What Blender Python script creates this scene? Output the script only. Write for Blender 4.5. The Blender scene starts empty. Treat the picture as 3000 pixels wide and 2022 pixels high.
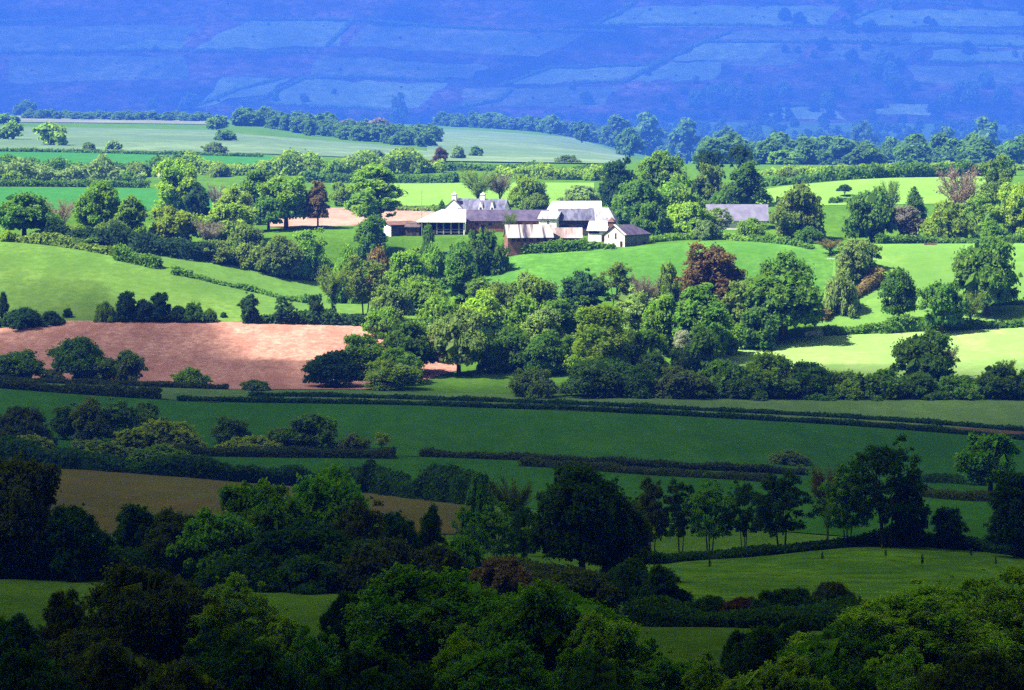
import bpy, math, random
import numpy as np
from mathutils import Vector, Matrix, noise as mnoise

# ------------------------------------------------------------------ basics
rng = np.random.default_rng(11)
random.seed(11)
F, U0, VH = 8547.0, 1163.0, 40.0      # focal length, centre column, horizon row (in 2326-wide picture rows)
sc = bpy.context.scene
COL = sc.collection
SUN_EL, SUN_AZ = math.radians(55), math.radians(17)     # sun stands off to the -X side, a touch towards the camera
TO_SUN = Vector((-math.cos(SUN_EL)*math.cos(SUN_AZ), -math.cos(SUN_EL)*math.sin(SUN_AZ), math.sin(SUN_EL)))

def pchip(x, y, xq):
    """monotone cubic through (x, y[:, cols]) evaluated at xq"""
    x = np.asarray(x, float); y = np.asarray(y, float)
    h = np.diff(x)[:, None]; d = np.diff(y, axis=0)/h
    m = np.zeros_like(y)
    w1 = 2*h[1:]+h[:-1]; w2 = h[1:]+2*h[:-1]
    ok = d[:-1]*d[1:] > 0
    with np.errstate(all='ignore'):
        hm = (w1+w2)/(w1/d[:-1]+w2/d[1:])
    m[1:-1] = np.where(ok, hm, 0)
    m[0] = d[0]; m[-1] = d[-1]
    xq = np.clip(np.asarray(xq, float), x[0], x[-1])
    k = np.clip(np.searchsorted(x, xq)-1, 0, len(x)-2)
    t = ((xq-x[k])/(x[k+1]-x[k]))[:, None]; hh = (x[k+1]-x[k])[:, None]
    return ((1+2*t)*(1-t)**2*y[k] + t*(1-t)**2*hh*m[k] + t*t*(3-2*t)*y[k+1] + t*t*(t-1)*hh*m[k+1])

# ------------------------------------------------------------------ terrain: rows of the valley by distance
ST = [0, 400, 800, 1200, 1600, 2000, 2326]
ROWS = [  # distance, image row of the ground at the seven stations (near rows are given as heights below)
 (250, [1490,1490,1490,1480,1475,1490,1490]),
 (300, [1385,1400,1390,1400,1400,1410,1400]),
 (350, [1305,1312,1330,1330,1330,1330,1330]),
 (405, [1250,1250,1260,1262,1262,1243,1262]),
 (480, [1160,1165,1175,1180,1180,1170,1160]),
 (570, [1062,1078,1115,1105,1095,1100,1110]),
 (640, [1020,1035,1042,1040,1060,1085,1090]),
 (760, [880,908,917,925,945,966,985]),
 (830, [866,880,890,898,902,905,906]),
 (850, [857,862,872,872,872,872,860]),
 (915, [728,729,735,745,765,757,744]),
 (985, [550,578,650,574,556,556,556]),
 (1010,[531,550,540,536,543,550,548]),
 (1055,[486,505,505,504,512,500,495]),
 (1140,[428,432,440,420,440,405,410]),
 (1210,[408,412,410,402,404,388,386]),
 (1290,[376,380,377,378,380,378,378]),
 (1380,[344,350,364,372,376,376,376]),
 (2712,[263,270,280,298,372,380,382]),
 (3500,[266,278,284,298,345,355,356]),
 (6000,[276,282,286,286,278,280,284]),
 (7400,[-140,-140,-140,-140,-140,-140,-140]),
 (9000,[-112]*7),
]
UG = np.linspace(-300, 2626, 220)
YG = np.concatenate([np.linspace(-200, 1400, 1601), np.linspace(1404, 9000, 1500)])
_yr = [-200, 0, 60, 150, 200] + [r[0] for r in ROWS]
_zr = [[-2]*7, [-3.5]*7, [-17]*7, [-33]*7, [-38]*7] + [[(VH-v)*r[0]/F for v in r[1]] for r in ROWS]
_zu = pchip(ST, np.array(_zr).T, UG).T            # rows x UG
ZT = pchip(_yr, _zu, YG)                          # YG x UG

def _frac(a, g):
    k = np.clip(np.searchsorted(g, a)-1, 0, len(g)-2)
    return k, np.clip((a-g[k])/(g[k+1]-g[k]), 0, 1)

def ground(X, Y):
    X = np.asarray(X, float); Y = np.asarray(Y, float)
    u = U0 + F*X/np.maximum(Y, 150.0)
    ku, tu = _frac(u, UG); ky, ty = _frac(Y, YG)
    z = (ZT[ky, ku]*(1-tu)+ZT[ky, ku+1]*tu)*(1-ty)+(ZT[ky+1, ku]*(1-tu)+ZT[ky+1, ku+1]*tu)*ty
    return z

_ys = np.concatenate([np.linspace(160, 1400, 2481), np.linspace(1402, 7400, 2600)])
def depth_at(u, v, ymin=160):
    """distance of the first ground met by the sight line through (u, v)"""
    zz = ground((u-U0)*_ys/F, _ys); vv = VH - zz*F/_ys
    ok = (vv <= v) & (_ys >= ymin)
    k = int(np.argmax(ok)) if ok.any() else len(_ys)-1
    if k == 0: return float(_ys[0])
    a, b = vv[k-1], vv[k]
    t = (a-v)/(a-b) if a != b else 0
    return float(_ys[k-1]+(_ys[k]-_ys[k-1])*min(max(t, 0), 1))

def far(Y):
    """the ridge and all behind it stand further off than first paced out"""
    return Y if Y < 1380 or Y > 6000 else 1380+(Y-1380)*3.6
def spot(u, v, Y=None):
    if Y is not None: Y = far(Y)
    if Y is None: Y = depth_at(u, v)
    X = (u-U0)*Y/F
    return X, Y, float(ground(X, Y))

# ------------------------------------------------------------------ mesh helpers
def mesh_np(name, verts, faces, mat=None, smooth=False):
    me = bpy.data.meshes.new(name)
    verts = np.asarray(verts, np.float32)
    if isinstance(faces, np.ndarray):
        n, k = faces.shape
        me.vertices.add(len(verts)); me.vertices.foreach_set('co', verts.ravel())
        me.loops.add(n*k); me.loops.foreach_set('vertex_index', faces.astype(np.int32).ravel())
        me.polygons.add(n); me.polygons.foreach_set('loop_start', np.arange(0, n*k, k, dtype=np.int32))
        me.update(calc_edges=True)
    else:
        me.from_pydata([tuple(map(float, v)) for v in verts], [], [tuple(int(i) for i in f) for f in faces]); me.update()
    if mat: me.materials.append(mat)
    if smooth: me.polygons.foreach_set('use_smooth', np.ones(len(me.polygons), bool))
    me.validate()
    return me

def obj(name, me, parent=None, loc=(0, 0, 0), scale=None, rotz=None):
    o = bpy.data.objects.new(name, me); COL.objects.link(o)
    o.location = loc
    if scale is not None: o.scale = scale
    if rotz is not None: o.rotation_euler = (0, 0, rotz)
    if parent: o.parent = parent
    return o

def tag(o, label, cat, group=None):
    o['label'] = label; o['category'] = cat
    if group: o['group'] = group
    return o

def thing(name, label, cat, loc, rotz=0.0, group=None):
    o = bpy.data.objects.new(name, None); COL.objects.link(o)
    o.location = loc; o.rotation_euler = (0, 0, rotz); o.empty_display_size = .5
    return tag(o, label, cat, group)

def struct(name, me, kind='structure'):
    o = obj(name, me); o['kind'] = kind
    return o

# ------------------------------------------------------------------ materials
def new_mat(name):
    m = bpy.data.materials.new(name); m.use_nodes = True
    nt = m.node_tree; nt.nodes.clear()
    out = nt.nodes.new('ShaderNodeOutputMaterial')
    return m, nt, out
def N(nt, t, **kw):
    n = nt.nodes.new(t)
    for k, v in kw.items():
        if k in n.inputs: n.inputs[k].default_value = v
        else: setattr(n, k, v)
    return n
def L(nt, a, b): nt.links.new(a, b)
def ramp(nt, fac, stops):
    r = nt.nodes.new('ShaderNodeValToRGB'); L(nt, fac, r.inputs[0])
    el = r.color_ramp.elements
    while len(el) < len(stops): el.new(.5)
    for e, (p, c) in zip(el, stops):
        e.position = p; e.color = (*c, 1) if len(c) == 3 else c
    return r.outputs[0]
def mix(nt, fac, a, b, mode='MIX'):
    n = nt.nodes.new('ShaderNodeMix'); n.data_type = 'RGBA'; n.blend_type = mode
    for s, v in ((n.inputs[0], fac), (n.inputs[6], a), (n.inputs[7], b)):
        if hasattr(v, 'is_linked') or hasattr(v, 'links'): L(nt, v, s)
        elif isinstance(v, (int, float)): s.default_value = v
        else: s.default_value = (*v, 1)
    return n.outputs[2]
def coords(nt, scale=(1, 1, 1), rot=0.0, kind='Object'):
    t = nt.nodes.new('ShaderNodeTexCoord'); m = nt.nodes.new('ShaderNodeMapping')
    m.inputs['Scale'].default_value = scale; m.inputs['Rotation'].default_value = (0, 0, rot)
    L(nt, t.outputs[kind], m.inputs[0])
    return m.outputs[0]
def noise(nt, vec, scale, detail=4, rough=.55):
    n = N(nt, 'ShaderNodeTexNoise', Scale=scale, Detail=detail, Roughness=rough)
    L(nt, vec, n.inputs['Vector'])
    return n.outputs[0]

def field_mat(name, c1, c2, c3, scale=.02, streak=None, fine=.9, bump=.25, rough=.9):
    """grass / crop / soil: broad patches, streaks in the drilling direction and fine tufts"""
    m, nt, out = new_mat(name)
    v = coords(nt)
    base = ramp(nt, noise(nt, v, scale, 5, .6), [(.36, c1), (.64, c2)])
    if streak:
        rot, amt, sx = streak
        vs = coords(nt, (sx, .012, .02), rot)
        base = mix(nt, ramp(nt, noise(nt, vs, 1.0, 3, .6), [(.42, (0, 0, 0)), (.62, (amt,)*3)]), base, c3)
    f = noise(nt, v, fine, 4, .75)
    base = mix(nt, ramp(nt, f, [(.36, (.8,)*3), (.6, (0, 0, 0))]), base, c3)
    f2 = noise(nt, coords(nt, (1, .5, 1), .4), fine*.22, 5, .7)
    base = mix(nt, ramp(nt, f2, [(.40, (.6,)*3), (.58, (0, 0, 0))]), base, c3)
    d = N(nt, 'ShaderNodeBsdfDiffuse', Roughness=rough)
    L(nt, base, d.inputs[0])
    if bump:
        b = N(nt, 'ShaderNodeBump', Strength=bump, Distance=.6)
        L(nt, f, b.inputs['Height']); L(nt, b.outputs[0], d.inputs['Normal'])
    L(nt, d.outputs[0], out.inputs[0])
    return m

def plain_mat(name, c1, c2, scale=1.0, detail=5, rough=.85, stretch=(1, 1, 1), lo=.38, hi=.62, spec=.2):
    m, nt, out = new_mat(name)
    v = coords(nt, stretch)
    col = ramp(nt, noise(nt, v, scale, detail, .65), [(lo, c1), (hi, c2)])
    p = N(nt, 'ShaderNodeBsdfPrincipled', Roughness=rough)
    p.inputs['Specular IOR Level'].default_value = spec
    L(nt, col, p.inputs['Base Color']); L(nt, p.outputs[0], out.inputs[0])
    return m

def foliage_mat(name='foliage', trans=.48):
    """leaf material: the plant's own colour comes from the object colour, every leaf varies a little"""
    m, nt, out = new_mat(name)
    oi = N(nt, 'ShaderNodeObjectInfo'); g = N(nt, 'ShaderNodeNewGeometry')
    v = coords(nt)
    n1 = noise(nt, v, 4.0, 2, .5)
    hs = N(nt, 'ShaderNodeHueSaturation')
    mr = N(nt, 'ShaderNodeMapRange'); mr.inputs[3].default_value = .62; mr.inputs[4].default_value = 1.4
    L(nt, g.outputs['Random Per Island'], mr.inputs[0]); L(nt, mr.outputs[0], hs.inputs['Value'])
    mh = N(nt, 'ShaderNodeMapRange'); mh.inputs[3].default_value = .49; mh.inputs[4].default_value = .52
    mh.inputs[1].default_value = .3; mh.inputs[2].default_value = .7
    L(nt, n1, mh.inputs[0]); L(nt, mh.outputs[0], hs.inputs['Hue'])
    L(nt, oi.outputs['Color'], hs.inputs['Color'])
    d = N(nt, 'ShaderNodeBsdfDiffuse'); t = N(nt, 'ShaderNodeBsdfTranslucent'); mx = N(nt, 'ShaderNodeMixShader')
    mx.inputs[0].default_value = trans
    L(nt, hs.outputs[0], d.inputs[0])
    L(nt, mix(nt, 1.0, hs.outputs[0], (1.5, 1.5, .7), 'MULTIPLY'), t.inputs[0])
    L(nt, d.outputs[0], mx.inputs[1]); L(nt, t.outputs[0], mx.inputs[2]); L(nt, mx.outputs[0], out.inputs[0])
    return m

MFOL = foliage_mat()
MBARK = plain_mat('bark', (.035, .028, .02), (.10, .08, .06), 3, 4)
MPALEBARK = plain_mat('pale_bark', (.25, .22, .19), (.5, .46, .42), 3, 4)

# ------------------------------------------------------------------ leaves
def leaf_faces(P, Nrm, size, r, aspect=1.25):
    """diamond leaves at P facing Nrm"""
    n = len(P)
    t = r.normal(size=(n, 3)); a = np.cross(Nrm, t)
    a /= np.linalg.norm(a, axis=1, keepdims=True)+1e-9
    b = np.cross(Nrm, a)
    s = (size*r.uniform(.55, 1.35, n))[:, None]
    V = np.stack([P+a*s*aspect*.5, P+b*s*.5, P-a*s*aspect*.5, P-b*s*.5], 1).reshape(-1, 3)
    return V, np.arange(n*4).reshape(n, 4)

def unit(r, n):
    d = r.normal(size=(n, 3)); return d/np.linalg.norm(d, axis=1, keepdims=True)

ENV = {   # radius (of .5) against height 0..1
 'round': lambda z: np.sqrt(np.clip(1-((z-.44)/.57)**2, 0, 1))**.8,
 'oak':   lambda z: np.clip(1-((np.maximum(z, .3)-.3)/.71)**2, 0, 1)**.55*np.clip(.62+z*1.6, 0, 1),
 'tall':  lambda z: np.sqrt(np.clip(1-((z-.42)/.6)**2, 0, 1))**.75*np.clip(1.12-.35*z, 0, 1),
 'bush':  lambda z: np.sqrt(np.clip(1-z**2, 0, 1))**.8,
 'dome': lambda z: np.sqrt(np.clip(1-((z-.25)/.76)**2, 0, 1))**.8,
 'cone':  lambda z: np.clip(1.03-z, 0, 1)**.6,
 'column': lambda z: np.clip(1-z**6, 0, 1)**.5*(.8+.2*np.sin(z*9)),
}
ASPECT = {'bush': .5, 'dome': .62, 'oak': .85, 'tall': 1.25, 'cone': 1.3, 'column': 3.0}
def crown_mesh(kind, seed, leaf, nclump, dens, rc=(.10, .19), thin=0.0):
    asp = ASPECT.get(kind, 1.0)
    r = np.random.default_rng(seed)
    env = ENV[kind]
    ph = r.uniform(0, 6.28, 6); fr = r.integers(2, 5, 6)
    am = .55 if kind in ('tall', 'oak', 'cone') else 1.0
    def lump(th, z): return 1+am*(.20*np.sin(fr[0]*th+ph[0]+3*z)+.15*np.sin(fr[1]*th+ph[1]-5*z)+.12*np.sin(9*z+ph[2]+th)+.08*np.sin(14*z+ph[3]-3*th))
    # clump centres: outer layer denser than the inside
    z = r.uniform(.02, .97, nclump)**.9
    th = r.uniform(0, 6.28, nclump)
    rad = .5*env(z)*lump(th, z)*np.where(r.random(nclump) < .75, r.uniform(.62, .9, nclump), r.uniform(.15, .6, nclump))
    rad = np.maximum(rad-.04, 0)
    C = np.stack([rad*np.cos(th), rad*np.sin(th), (z*.93+.02)*asp], 1)
    R = r.uniform(*rc, nclump)
    # a few sprays poking out of the outline
    C[:, 2] *= 1+am*.09*np.sin(2*th+ph[4])+am*.07*np.sin(5*th+ph[5])
    k = r.random(nclump) < .30
    C[k] *= r.uniform(1.03, 1.2, (k.sum(), 1))*np.array([1, 1, .95]); R[k] *= r.uniform(.4, .7, k.sum())
    n_each = np.maximum((dens*4*math.pi*R**2*.7/(leaf**2*.5)), 6).astype(int)
    idx = np.repeat(np.arange(nclump), n_each); n = len(idx)
    d = unit(r, n); d[:, 2] = np.where(d[:, 2] < -.35, -d[:, 2], d[:, 2])
    shell = r.uniform(.62, 1.08, n)[:, None]
    rag = (1+.25*np.sin(9*d[:, 0]+idx)+.2*np.sin(11*d[:, 1]+2*idx))[:, None]
    P = C[idx]+d*R[idx][:, None]*shell*rag*np.array([1, 1, 1.0])
    out = C[idx]-np.array([0, 0, .35*asp]); out /= np.linalg.norm(out, axis=1, keepdims=True)+1e-9
    Nn = d*.5+out*.2+np.array([0, 0, .34])+unit(r, n)*.8
    Nn /= np.linalg.norm(Nn, axis=1, keepdims=True)
    P[:, 2] = np.maximum(P[:, 2], -.03*asp*r.random(n))
    P[:, 2] *= asp*1.01/np.quantile(P[:, 2], .9995)
    P[:, :2] *= .5/np.quantile(np.hypot(P[:, 0], P[:, 1]), .992)
    if thin:
        keep = r.random(n) > thin; P, Nn = P[keep], Nn[keep]
    V, Fc = leaf_faces(P, Nn, leaf, r)
    # big dim leaves deep inside so that light does not pour straight through
    m = 90 if not thin else 0
    if m:
        zi = r.uniform(.05, .85, m); ti = r.uniform(0, 6.28, m); ri = .5*env(zi)*r.uniform(0, .62, m)
        Pi = np.stack([ri*np.cos(ti), ri*np.sin(ti), zi*asp], 1)
        Vi, Fi = leaf_faces(Pi, unit(r, m), .13, r)
        Fc = np.concatenate([Fc, Fi+len(V)]); V = np.concatenate([V, Vi])
    V = V/np.array([1, 1, asp])
    return mesh_np('crown_'+kind, V, Fc, MFOL)

def tube(pts, rads, sides=6):
    """tapered tube along points"""
    V = []; Fc = []
    pts = [np.array(p, float) for p in pts]
    for i, p in enumerate(pts):
        t = pts[min(i+1, len(pts)-1)]-pts[max(i-1, 0)]; t /= np.linalg.norm(t)+1e-9
        a = np.cross(t, [0.31, .95, .05] if abs(t[1]) < .9 else [1, 0, 0]); a /= np.linalg.norm(a); b = np.cross(t, a)
        for s in range(sides):
            q = 2*math.pi*s/sides; V.append(p+rads[i]*(a*math.cos(q)+b*math.sin(q)))
    for i in range(len(pts)-1):
        for s in range(sides):
            Fc.append((i*sides+s, i*sides+(s+1) % sides, (i+1)*sides+(s+1) % sides, (i+1)*sides+s))
    Fc.append(tuple(range(sides-1, -1, -1))); Fc.append(tuple((len(pts)-1)*sides+s for s in range(sides)))
    return V, Fc
def join(parts):
    V = []; Fc = []
    for v, f in parts:
        b = len(V); V += list(v); Fc += [tuple(i+b for i in q) for q in f]
    return V, Fc

def limb_paths(seed, n, z0, z1, reach):
    r = np.random.default_rng(seed); out = []
    for k in range(n):
        th = 6.28*(k+r.uniform(-.3, .3))/n*1.0 + k*2.4; zs = z0+(z1-z0)*r.uniform(0, .55)
        rr = reach*r.uniform(.6, 1); ze = min(zs+(1-zs)*r.uniform(.35, .8), .95)
        p0 = np.array([0, 0, zs]); p3 = np.array([rr*math.cos(th), rr*math.sin(th), ze])
        p1 = p0+(p3-p0)*np.array([.3, .3, .42])+r.normal(size=3)*.015; p2 = p0+(p3-p0)*np.array([.68, .68, .76])+r.normal(size=3)*.02
        out.append([p0, p1, p2, p3])
    return out
def trunk_mesh(seed, z0=.18, n=7, rad=.032, reach=.34, mat=None, forks=1):
    r = np.random.default_rng(seed); parts = []
    for k in range(forks):
        dx, dy = (0, 0) if forks == 1 else (.05*math.cos(k*2.1), .05*math.sin(k*2.1))
        rk = rad/(1+.35*(forks-1))
        parts.append(tube([(dx, dy, -.03), (dx, dy, .03), (dx*1.4, dy*1.4, z0), (dx*2+r.uniform(-.02, .02), dy*2+r.uniform(-.02, .02), .5), (dx*2.6+r.uniform(-.03, .03), dy*2.6, .8)],
                          [rk*1.5, rk*1.1, rk*.9, rk*.55, rk*.15]))
    for p in limb_paths(seed+5, n, z0, .62, reach):
        parts.append(tube(p, [rad*.5, rad*.36, rad*.22, rad*.07], 5))
    V, Fc = join(parts)
    return mesh_np('trunk', V, Fc, mat or MBARK)

def twig_mesh(seed, leaf, nlimb=16, ntw=90, leafy=.35, env='round'):
    """an open crown of fine twigs with a few small leaves"""
    r = np.random.default_rng(seed); Vs = []; Fs = []; nb = 0; tips = []
    for p in limb_paths(seed, nlimb, .0, .5, .42):
        for q in range(ntw):
            t = r.uniform(.25, 1); k = min(int(t*3), 2); a = p[k]+(p[k+1]-p[k])*(t*3-k)
            d = unit(r, 1)[0]*.8+np.array([a[0]*1.4, a[1]*1.4, .75]); d /= np.linalg.norm(d)
            ln = r.uniform(.06, .16); w = .0035
            s = np.cross(d, unit(r, 1)[0]); s /= np.linalg.norm(s)
            bend = unit(r, 1)[0]*ln*.18
            Vs += [a-s*w, a+s*w, a+d*ln*.55+bend+s*w*.7, a+d*ln*.55+bend-s*w*.7, a+d*ln+bend*2]
            Fs += [(nb, nb+1, nb+2, nb+3), (nb+3, nb+2, nb+4, nb+4)]; nb += 5
            tips += [a+d*ln+bend*2, a+d*ln*.6+bend]
    Fs = [f if f[2] != f[3] else f[:3] for f in Fs]
    T = np.array(tips); n = int(len(T)*leafy)
    if n:
        T = T[r.choice(len(T), n)]+r.normal(size=(n, 3))*.012
        V2, F2 = leaf_faces(T, unit(r, n), leaf, r)
        Fs += [tuple(int(i)+nb for i in f) for f in F2]; Vs += list(V2)
    return mesh_np('crown_twiggy', Vs, Fs, MFOL)

LEAF = {'near': (.0135, 250, 1.6), 'mid': (.024, 150, 1.5), 'far': (.034, 100, 1.45), 'tiny': (.095, 46, 1.6)}
_protos = {}
def proto(kind, lod, var):
    key = (kind, lod, var)
    if key not in _protos:
        lf, nc, dn = LEAF[lod]; sd = 100+var*17+sum(map(ord, kind+lod))
        rc = {'near': (.035, .115), 'mid': (.045, .14), 'far': (.055, .16), 'tiny': (.10, .19)}[lod]
        if kind == 'pine': me = crown_mesh('dome', sd, lf, int(nc*.6), dn, (rc[0], rc[1]*.85), .12)
        elif kind == 'sparse': me = twig_mesh(sd, lf*.7, 22, 110, .5)
        elif kind == 'bare': me = twig_mesh(sd, lf*.6, 20, 100, .06)
        elif kind == 'loose': me = crown_mesh('round', sd, lf*.85, nc, dn*.8, (rc[0]*.7, rc[1]*.75), .25)
        else: me = crown_mesh(kind, sd, lf, nc, dn, rc)
        _protos[key] = me
    return _protos[key]
_trunks = {}
def trunk_proto(kind, var, mat):
    key = (kind, var, mat.name)
    if key not in _trunks:
        a = dict(oak=(.2, 7, .034, .36, 1), tall=(.15, 6, .03, .26, 1), round=(.14, 6, .03, .32, 1), sparse=(.16, 16, .022, .42, 1), bare=(.16, 16, .022, .42, 1),
                 loose=(.2, 9, .02, .36, 3), pine=(.4, 8, .03, .36, 1), cone=(.1, 5, .025, .2, 1), column=(.1, 3, .05, .1, 1), bush=(.1, 5, .03, .3, 2)).get(kind)
        _trunks[key] = trunk_mesh(40+var*7+len(kind), a[0], a[1], a[2], a[3], mat, a[4])
    return _trunks[key]

COLS = {
 'g': (.165, .290, .030), 'd': (.100, .198, .030), 'l': (.225, .340, .034), 'y': (.235, .305, .024), 'o': (.155, .230, .042),
 'b': (.044, .100, .034), 'br': (.185, .145, .052), 'gr': (.210, .190, .150), 'gp': (.210, .170, .150), 'rd': (.155, .108, .042), 'w': (.78, .78, .70), 'lg': (.190, .280, .080),
 'f': (.095, .240, .014), 'fd': (.030, .080, .010), 'fo': (.052, .080, .012), 'fl': (.210, .370, .024), 'rs': (.070, .038, .014), 'ro': (.105, .080, .030), 'bd': (.030, .066, .024),  # fd and fo darkened: shade of leaf undersides put into the colour
}
CROWN_FROM = dict(oak=.2, tall=.12, round=.06, sparse=.16, bare=.14, loose=.2, pine=.35, cone=.06, column=.02, bush=0.0)
_count = [0]
NAMES = dict(oak='broadleaf_tree', tall='broadleaf_tree', round='broadleaf_tree', sparse='sparse_tree', bare='bare_tree', loose='slender_tree', pine='pine_tree', cone='conifer_tree', column='ivy_tree', bush='bush')
def plant(kind, u, vt, vb, w, col, label, Y=None, group=None, cf=None, bark=None, tint=None, name=None):
    X, Y, z = spot(u, vb, Y)
    if kind in ('round', 'oak', 'bush', 'tall', 'loose'): w *= 1.12 if Y > 470 else 1.16 if Y > 300 else 1.28
    h = max((VH-vt)*Y/F - z, .6); wm = w*Y/F
    lod = 'near' if Y < 300 else 'mid' if Y < 470 else 'far' if Y < 1400 else 'tiny'
    _count[0] += 1; i = _count[0]
    rz = (i*2.399) % 6.283
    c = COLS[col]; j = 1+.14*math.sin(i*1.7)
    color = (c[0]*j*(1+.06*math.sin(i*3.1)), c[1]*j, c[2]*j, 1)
    if kind == 'bush':
        o = obj(name or 'bush', proto(kind, lod, i % 3), None, (X, Y, z-.05*h), (wm, wm*.85, h*1.02), rz)
        o.color = color
        return tag(o, label, 'bush', group)
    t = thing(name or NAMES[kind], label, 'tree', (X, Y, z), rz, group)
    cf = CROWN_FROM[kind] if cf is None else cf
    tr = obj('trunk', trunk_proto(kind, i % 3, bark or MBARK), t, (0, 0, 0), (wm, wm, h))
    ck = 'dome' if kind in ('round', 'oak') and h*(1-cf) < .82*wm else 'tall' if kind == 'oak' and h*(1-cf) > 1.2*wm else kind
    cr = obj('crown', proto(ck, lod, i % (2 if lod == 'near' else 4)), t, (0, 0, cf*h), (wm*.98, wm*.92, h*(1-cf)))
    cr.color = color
    return t

# ------------------------------------------------------------------ hedges
def hedge(pts, hpx, w, col, label, trim=True, Y=None, leaf=None, group=None, name='hedge', gap=0):
    """one hedge along image points (u, v of its foot); hpx = height in rows; w = thickness in metres"""
    pts = [tuple(q) for q in pts]
    if pts[0][0] <= -30: pts = [(-520,)+pts[0][1:]]+pts
    if pts[-1][0] >= 2330: pts = pts+[(2850,)+pts[-1][1:]]
    P = []
    for q in pts:
        yy = q[2] if len(q) > 2 else Y
        P.append(spot(q[0], q[1], yy))
    P = np.array(P)
    seg = np.linalg.norm(np.diff(P[:, :2], axis=0), axis=1); s = np.concatenate([[0], np.cumsum(seg)]); Ltot = s[-1]
    n = max(int(Ltot/2.5), 6); q = np.linspace(0, Ltot, n)
    cx = np.interp(q, s, P[:, 0]); cy = np.interp(q, s, P[:, 1])
    k3 = np.hanning(5); k3 /= k3.sum()
    px = np.pad(cx, 2, mode='edge'); py = np.pad(cy, 2, mode='edge')
    cx = np.convolve(px, k3, 'valid'); cy = np.convolve(py, k3, 'valid')
    cz = ground(cx, cy)
    hp = np.interp(q, s, np.linspace(hpx[0], hpx[1], len(s))) if isinstance(hpx, tuple) else np.full(n, float(hpx))
    H = hp*cy/F
    r = np.random.default_rng(int(abs(P[0, 0]*13+P[0, 1]*7))+n)
    wob = np.interp(np.arange(n), np.arange(-1, n+4, 3), r.normal(size=len(np.arange(-1, n+4, 3)))) if not trim else np.interp(np.arange(n), np.arange(-1, n+6, 6), r.normal(size=len(np.arange(-1, n+6, 6))))*.25
    H = np.maximum(H*(1+(.32 if not trim else .4)*wob), .5)
    W = w*(1+(.18 if not trim else .06)*r.normal(size=n))
    tx = np.gradient(cx); ty = np.gradient(cy); l = np.hypot(tx, ty)+1e-9
    nx, ny = -ty/l, tx/l
    Ym = float(cy.mean())
    lf = leaf or float(np.clip(.00062*Ym, .2, 1.5))*(.85 if trim else 1.1)
    per = 2*H.mean()+w
    cnt = int(min(Ltot*per/(lf*lf*.5)*1.7, 60000))
    a = r.uniform(0, n-1.001, cnt); k = a.astype(int); f = a-k
    # profile angle: -1 foot front .. 0 top .. 1 foot back
    pr = r.uniform(-1, 1, cnt)
    Hh = H[k]*(1-f)+H[k+1]*f; Ww = W[k]*(1-f)+W[k+1]*f
    side = np.clip(pr*(per/w), -1, 1)            # across
    drop = np.clip((np.abs(pr)-w/per)/(1-w/per+1e-9), 0, 1)   # down the sides
    bul = .92+.10*np.sin(a*1.9)+.10*np.sin(a*.83+2)+r.normal(size=cnt)*.05
    rnd = np.sqrt(np.clip(1-(np.abs(side)**2)*.28, 0, 1))
    off = side*Ww*.5*bul*np.where(drop > 0, 1.0, 1.0)
    z = Hh*np.where(drop > 0, .85*(1-drop), rnd)*bul
    bx = cx[k]*(1-f)+cx[k+1]*f+(nx[k])*off; by = cy[k]*(1-f)+cy[k+1]*f+ny[k]*off
    gz = cz[k]*(1-f)+cz[k+1]*f
    Pp = np.stack([bx, by, gz+np.maximum(z, 0.05)], 1)+r.normal(size=(cnt, 3))*lf*.3
    o3 = np.stack([nx[k]*side, ny[k]*side, np.where(drop > 0, .25, 1.0)], 1)
    Nn = o3*.75+unit(r, cnt)*.75; Nn /= np.linalg.norm(Nn, axis=1, keepdims=True)
    V, Fc = leaf_faces(Pp, Nn, lf, r)
    # solid leaf-coloured core, added inside to block light
    core = []; cf = []
    for i in range(0, n, 2):
        for (sx, hz) in ((-.36, -.3), (-.34, .72), (.34, .72), (.36, -.3)):
            core.append((cx[i]+nx[i]*W[i]*sx, cy[i]+ny[i]*W[i]*sx, cz[i]+(H[i]*hz if hz > 0 else -.4)))
    m = len(core)//4; b = len(V)
    for i in range(m-1):
        for s4 in range(3):
            cf.append((b+i*4+s4, b+i*4+s4+1, b+(i+1)*4+s4+1, b+(i+1)*4+s4))
    V = np.concatenate([V, np.array(core)]); Fc = np.concatenate([Fc, np.array(cf)])
    org = np.array([cx[n//2], cy[n//2], cz[n//2]])
    me = mesh_np(name, V-org, Fc, MFOL)
    o = obj(name, me, None, tuple(org)); c = COLS[col]; o.color = (*c, 1)
    return tag(o, label, 'hedge', group)
# ------------------------------------------------------------------ ground, hill and fields
MG_GRASS = field_mat('pasture', (.075, .175, .014), (.092, .190, .017), (.042, .105, .010), .03)
MG_MOOR = field_mat('moorland', (.030, .055, .040), (.210, .140, .130), (.002, .006, .008), .0040, (.3, .5, .006), .05, 0)
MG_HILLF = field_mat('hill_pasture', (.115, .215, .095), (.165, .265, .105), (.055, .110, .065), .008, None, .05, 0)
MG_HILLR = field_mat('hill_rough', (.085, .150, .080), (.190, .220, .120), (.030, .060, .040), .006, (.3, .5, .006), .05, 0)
MG_MEADOW = field_mat('meadow_grass', (.085, .215, .012), (.115, .235, .016), (.030, .095, .008), .05, None, .30, .6)
MG_BROWN = field_mat('stubble', (.115, .088, .024), (.070, .100, .018), (.068, .062, .018), .06, (1.45, .5, .12), .7)
MG_WHEAT = field_mat('young_wheat', (.034, .128, .012), (.044, .136, .012), (.022, .090, .009), .02, (1.50, .65, .16), .8, .15)
MG_OLIVE = field_mat('barley', (.115, .205, .050), (.105, .190, .044), (.066, .130, .032), .03, (1.52, .8, .10), .8)
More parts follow.
